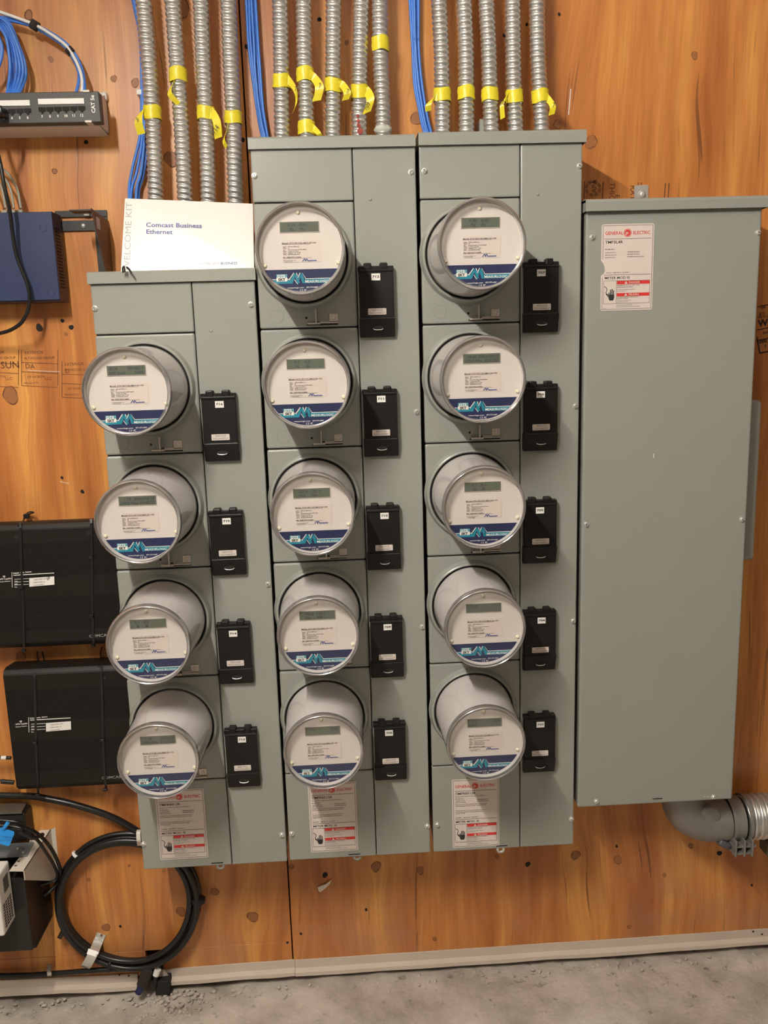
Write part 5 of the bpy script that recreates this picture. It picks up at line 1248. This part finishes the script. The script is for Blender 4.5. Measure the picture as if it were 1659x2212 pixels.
# black leads draped over the bracket
for k, (lab, pts, rr) in enumerate((('upper black lead curving over the cream bracket to the enclosure side', [(-330, 1764, .03), (0, 1772, .02), (50, 1786, .03), (80, 1800, .05), (105, 1825, .08), (122, 1855, .11), (131, 1885, .13), (125, 1905, .14), (108, 1925, .13), (86, 1937, .12), (70, 1944, .11)], .0040),
        ('lower black lead curving over the cream bracket to the enclosure side', [(-330, 1778, .03), (0, 1782, .02), (50, 1795, .02), (78, 1812, .03), (100, 1842, .06), (116, 1868, .10), (124, 1890, .13), (118, 1903, .13), (100, 1908, .12), (84, 1912, .11), (70, 1913, .10)], .0036),
        ('black lead bundled with the others across the dark box', [(-330, 1772, .015), (10, 1784, .01), (45, 1798, .01), (72, 1810, .02), (84, 1806, .035), (92, 1803, .05)], .0045))):
    o = empty('power_lead', at(*pts[4]), lab, 'cable', 'black leads at the lower left'); tube('cable', rel(o, pts), rr, BLACKR, o, 8)
tg = empty('blue_tag', at(15, 1800, -.005), 'blue plastic tag hanging on the black leads at the lower left', 'tag')
poly3('tag_plate', rel(tg, [(-14, 1795, -.008), (3, 1788, -.006), (30, 1797, -.004), (31, 1801, -.004), (21, 1826, -.010), (17, 1828, -.011), (-14, 1818, -.012)]), (0, .0015, 0), TAGB, tg)
tube('tag_loop', rel(tg, [(8, 1790, -.006), (13, 1783, -.008), (18, 1776, -.006)]), .0040, TAGB, tg, 8)
q = at(2, 1808, -.012)-tg.location; text('tag_lettering', [('WARNING', q.x, q.z, .0036, .0, 'LEFT', 1, -.15), ('DO NOT REMOVE', q.x-.002, q.z-.007, .0030, .0, 'LEFT', 1, -.15)], NAVY, tg, y=q.y-.0012)

# ================================================================== CONDUIT AT THE LOWER RIGHT
el = empty('conduit_elbow', (.79, WY, .41), 'dull grey cast elbow under the wide blank cabinet', 'elbow')
L_ = el.location; EC = .088
bm = bmesh.new()
add_tube(bm, [Vector((.742, EC, .515))-L_, Vector((.742, EC, .470))-L_, Vector((.756, EC, .430))-L_, Vector((.790, EC, .408))-L_, Vector((.825, EC, .404))-L_, Vector((.850, EC, .405))-L_], .0475, 32, 6)
link('elbow_body', fin(bm, 'elbow_body', True), GALVD, el)
bm = bmesh.new(); add_lathe(bm, [(0, -.006), (.022, -.006), (.026, -.004), (.028, .010)], 28); o = link('cover_boss', fin(bm, 'cover_boss', True), GALVD, el, Vector((.790, EC-.036, .436))-L_)
bm = bmesh.new(); add_box(bm, -.020, .010, -.012, .010, -.008, .008, .004, 2); o = link('clamp_lug', fin(bm, 'clamp_lug', True), mat('blue_grey_cast', (.11, .11, .13), .5, .4), el, Vector((.834, EC-.030, .362))-L_); o.rotation_euler = (0, .5, 0)
def xring(bm, x, r0, r1, w, c, n=32):
    V = []
    for (rr, dx) in ((r0, -w/2), (r1, -w/2), (r1, w/2), (r0, w/2)):
        V.append([bm.verts.new((x+dx, c.y+rr*math.cos(2*math.pi*k/n), c.z+rr*math.sin(2*math.pi*k/n))) for k in range(n)])
    for a in range(4):
        A, B = V[a], V[(a+1) % 4]
        for k in range(n):
            j = (k+1) % n; bm.faces.new((A[k], A[j], B[j], B[k]))
cn = Vector((0, EC, .407))-Vector((0, L_.y, L_.z))
bm = bmesh.new(); xring(bm, .860-L_.x, .035, .0500, .030, cn); xring(bm, .848-L_.x, .04, .0530, .006, cn); xring(bm, .886-L_.x, .04, .0535, .006, cn)
link('connector_ring', fin(bm, 'connector_ring'), GALVD, el)
bm = bmesh.new()
for k, dx in enumerate((-.012, .008, .026)): add_box(bm, .856+dx-L_.x, .860+dx-L_.x, EC-.060-L_.y, EC-.030-L_.y, .345-L_.z, .385-L_.z, .001)
add_box(bm, .842-L_.x, .893-L_.x, EC-.056-L_.y, EC-.026-L_.y, .366-L_.z, .370-L_.z); add_box(bm, .842-L_.x, .888-L_.x, EC-.056-L_.y, EC-.026-L_.y, .349-L_.z, .353-L_.z)
link('clamp_ribs', fin(bm, 'clamp_ribs'), GALVD, el)
fc2 = empty('large_flexible_conduit', (.96, EC, .41), 'thick ribbed conduit leaving the elbow towards the right edge', 'conduit')
conduit([Vector((.882, EC, .407))-fc2.location, Vector((.95, EC, .408))-fc2.location, Vector((1.05, EC, .412))-fc2.location, Vector((1.30, EC, .43))-fc2.location, Vector((1.60, EC, .46))-fc2.location], .0515, .0145, GALV, 'armour', fc2, 48, 8)
ps = box('conduit_strap', -.012, .03, -.03, .01, -.018, .018, PVC, None, .002, loc=at(1655, 1820, .13)); tag(ps, 'dark olive strap foot under the thick conduit at the right edge', 'strap')

# ================================================================== SCRAPS
def curl(u, v):
    p = at(u, v, WY); return p
s_ = empty('paper_scrap', at(700, 1913, WY-.001), 'torn white paper scrap stuck on the plywood below the middle cabinet', 'paper')
bm = bmesh.new(); add_poly3(bm, rel(s_, [(686, 1917, WY-.002), (694, 1913, WY-.003), (702, 1911, WY-.006), (712, 1904, WY-.008), (716, 1901, WY-.006), (713, 1909, WY-.005), (703, 1919, WY-.004), (692, 1927, WY-.002), (689, 1926, WY-.002)]), (0, .0006, 0)); link('scrap_sheet', fin(bm, 'scrap_sheet'), PAPER, s_)
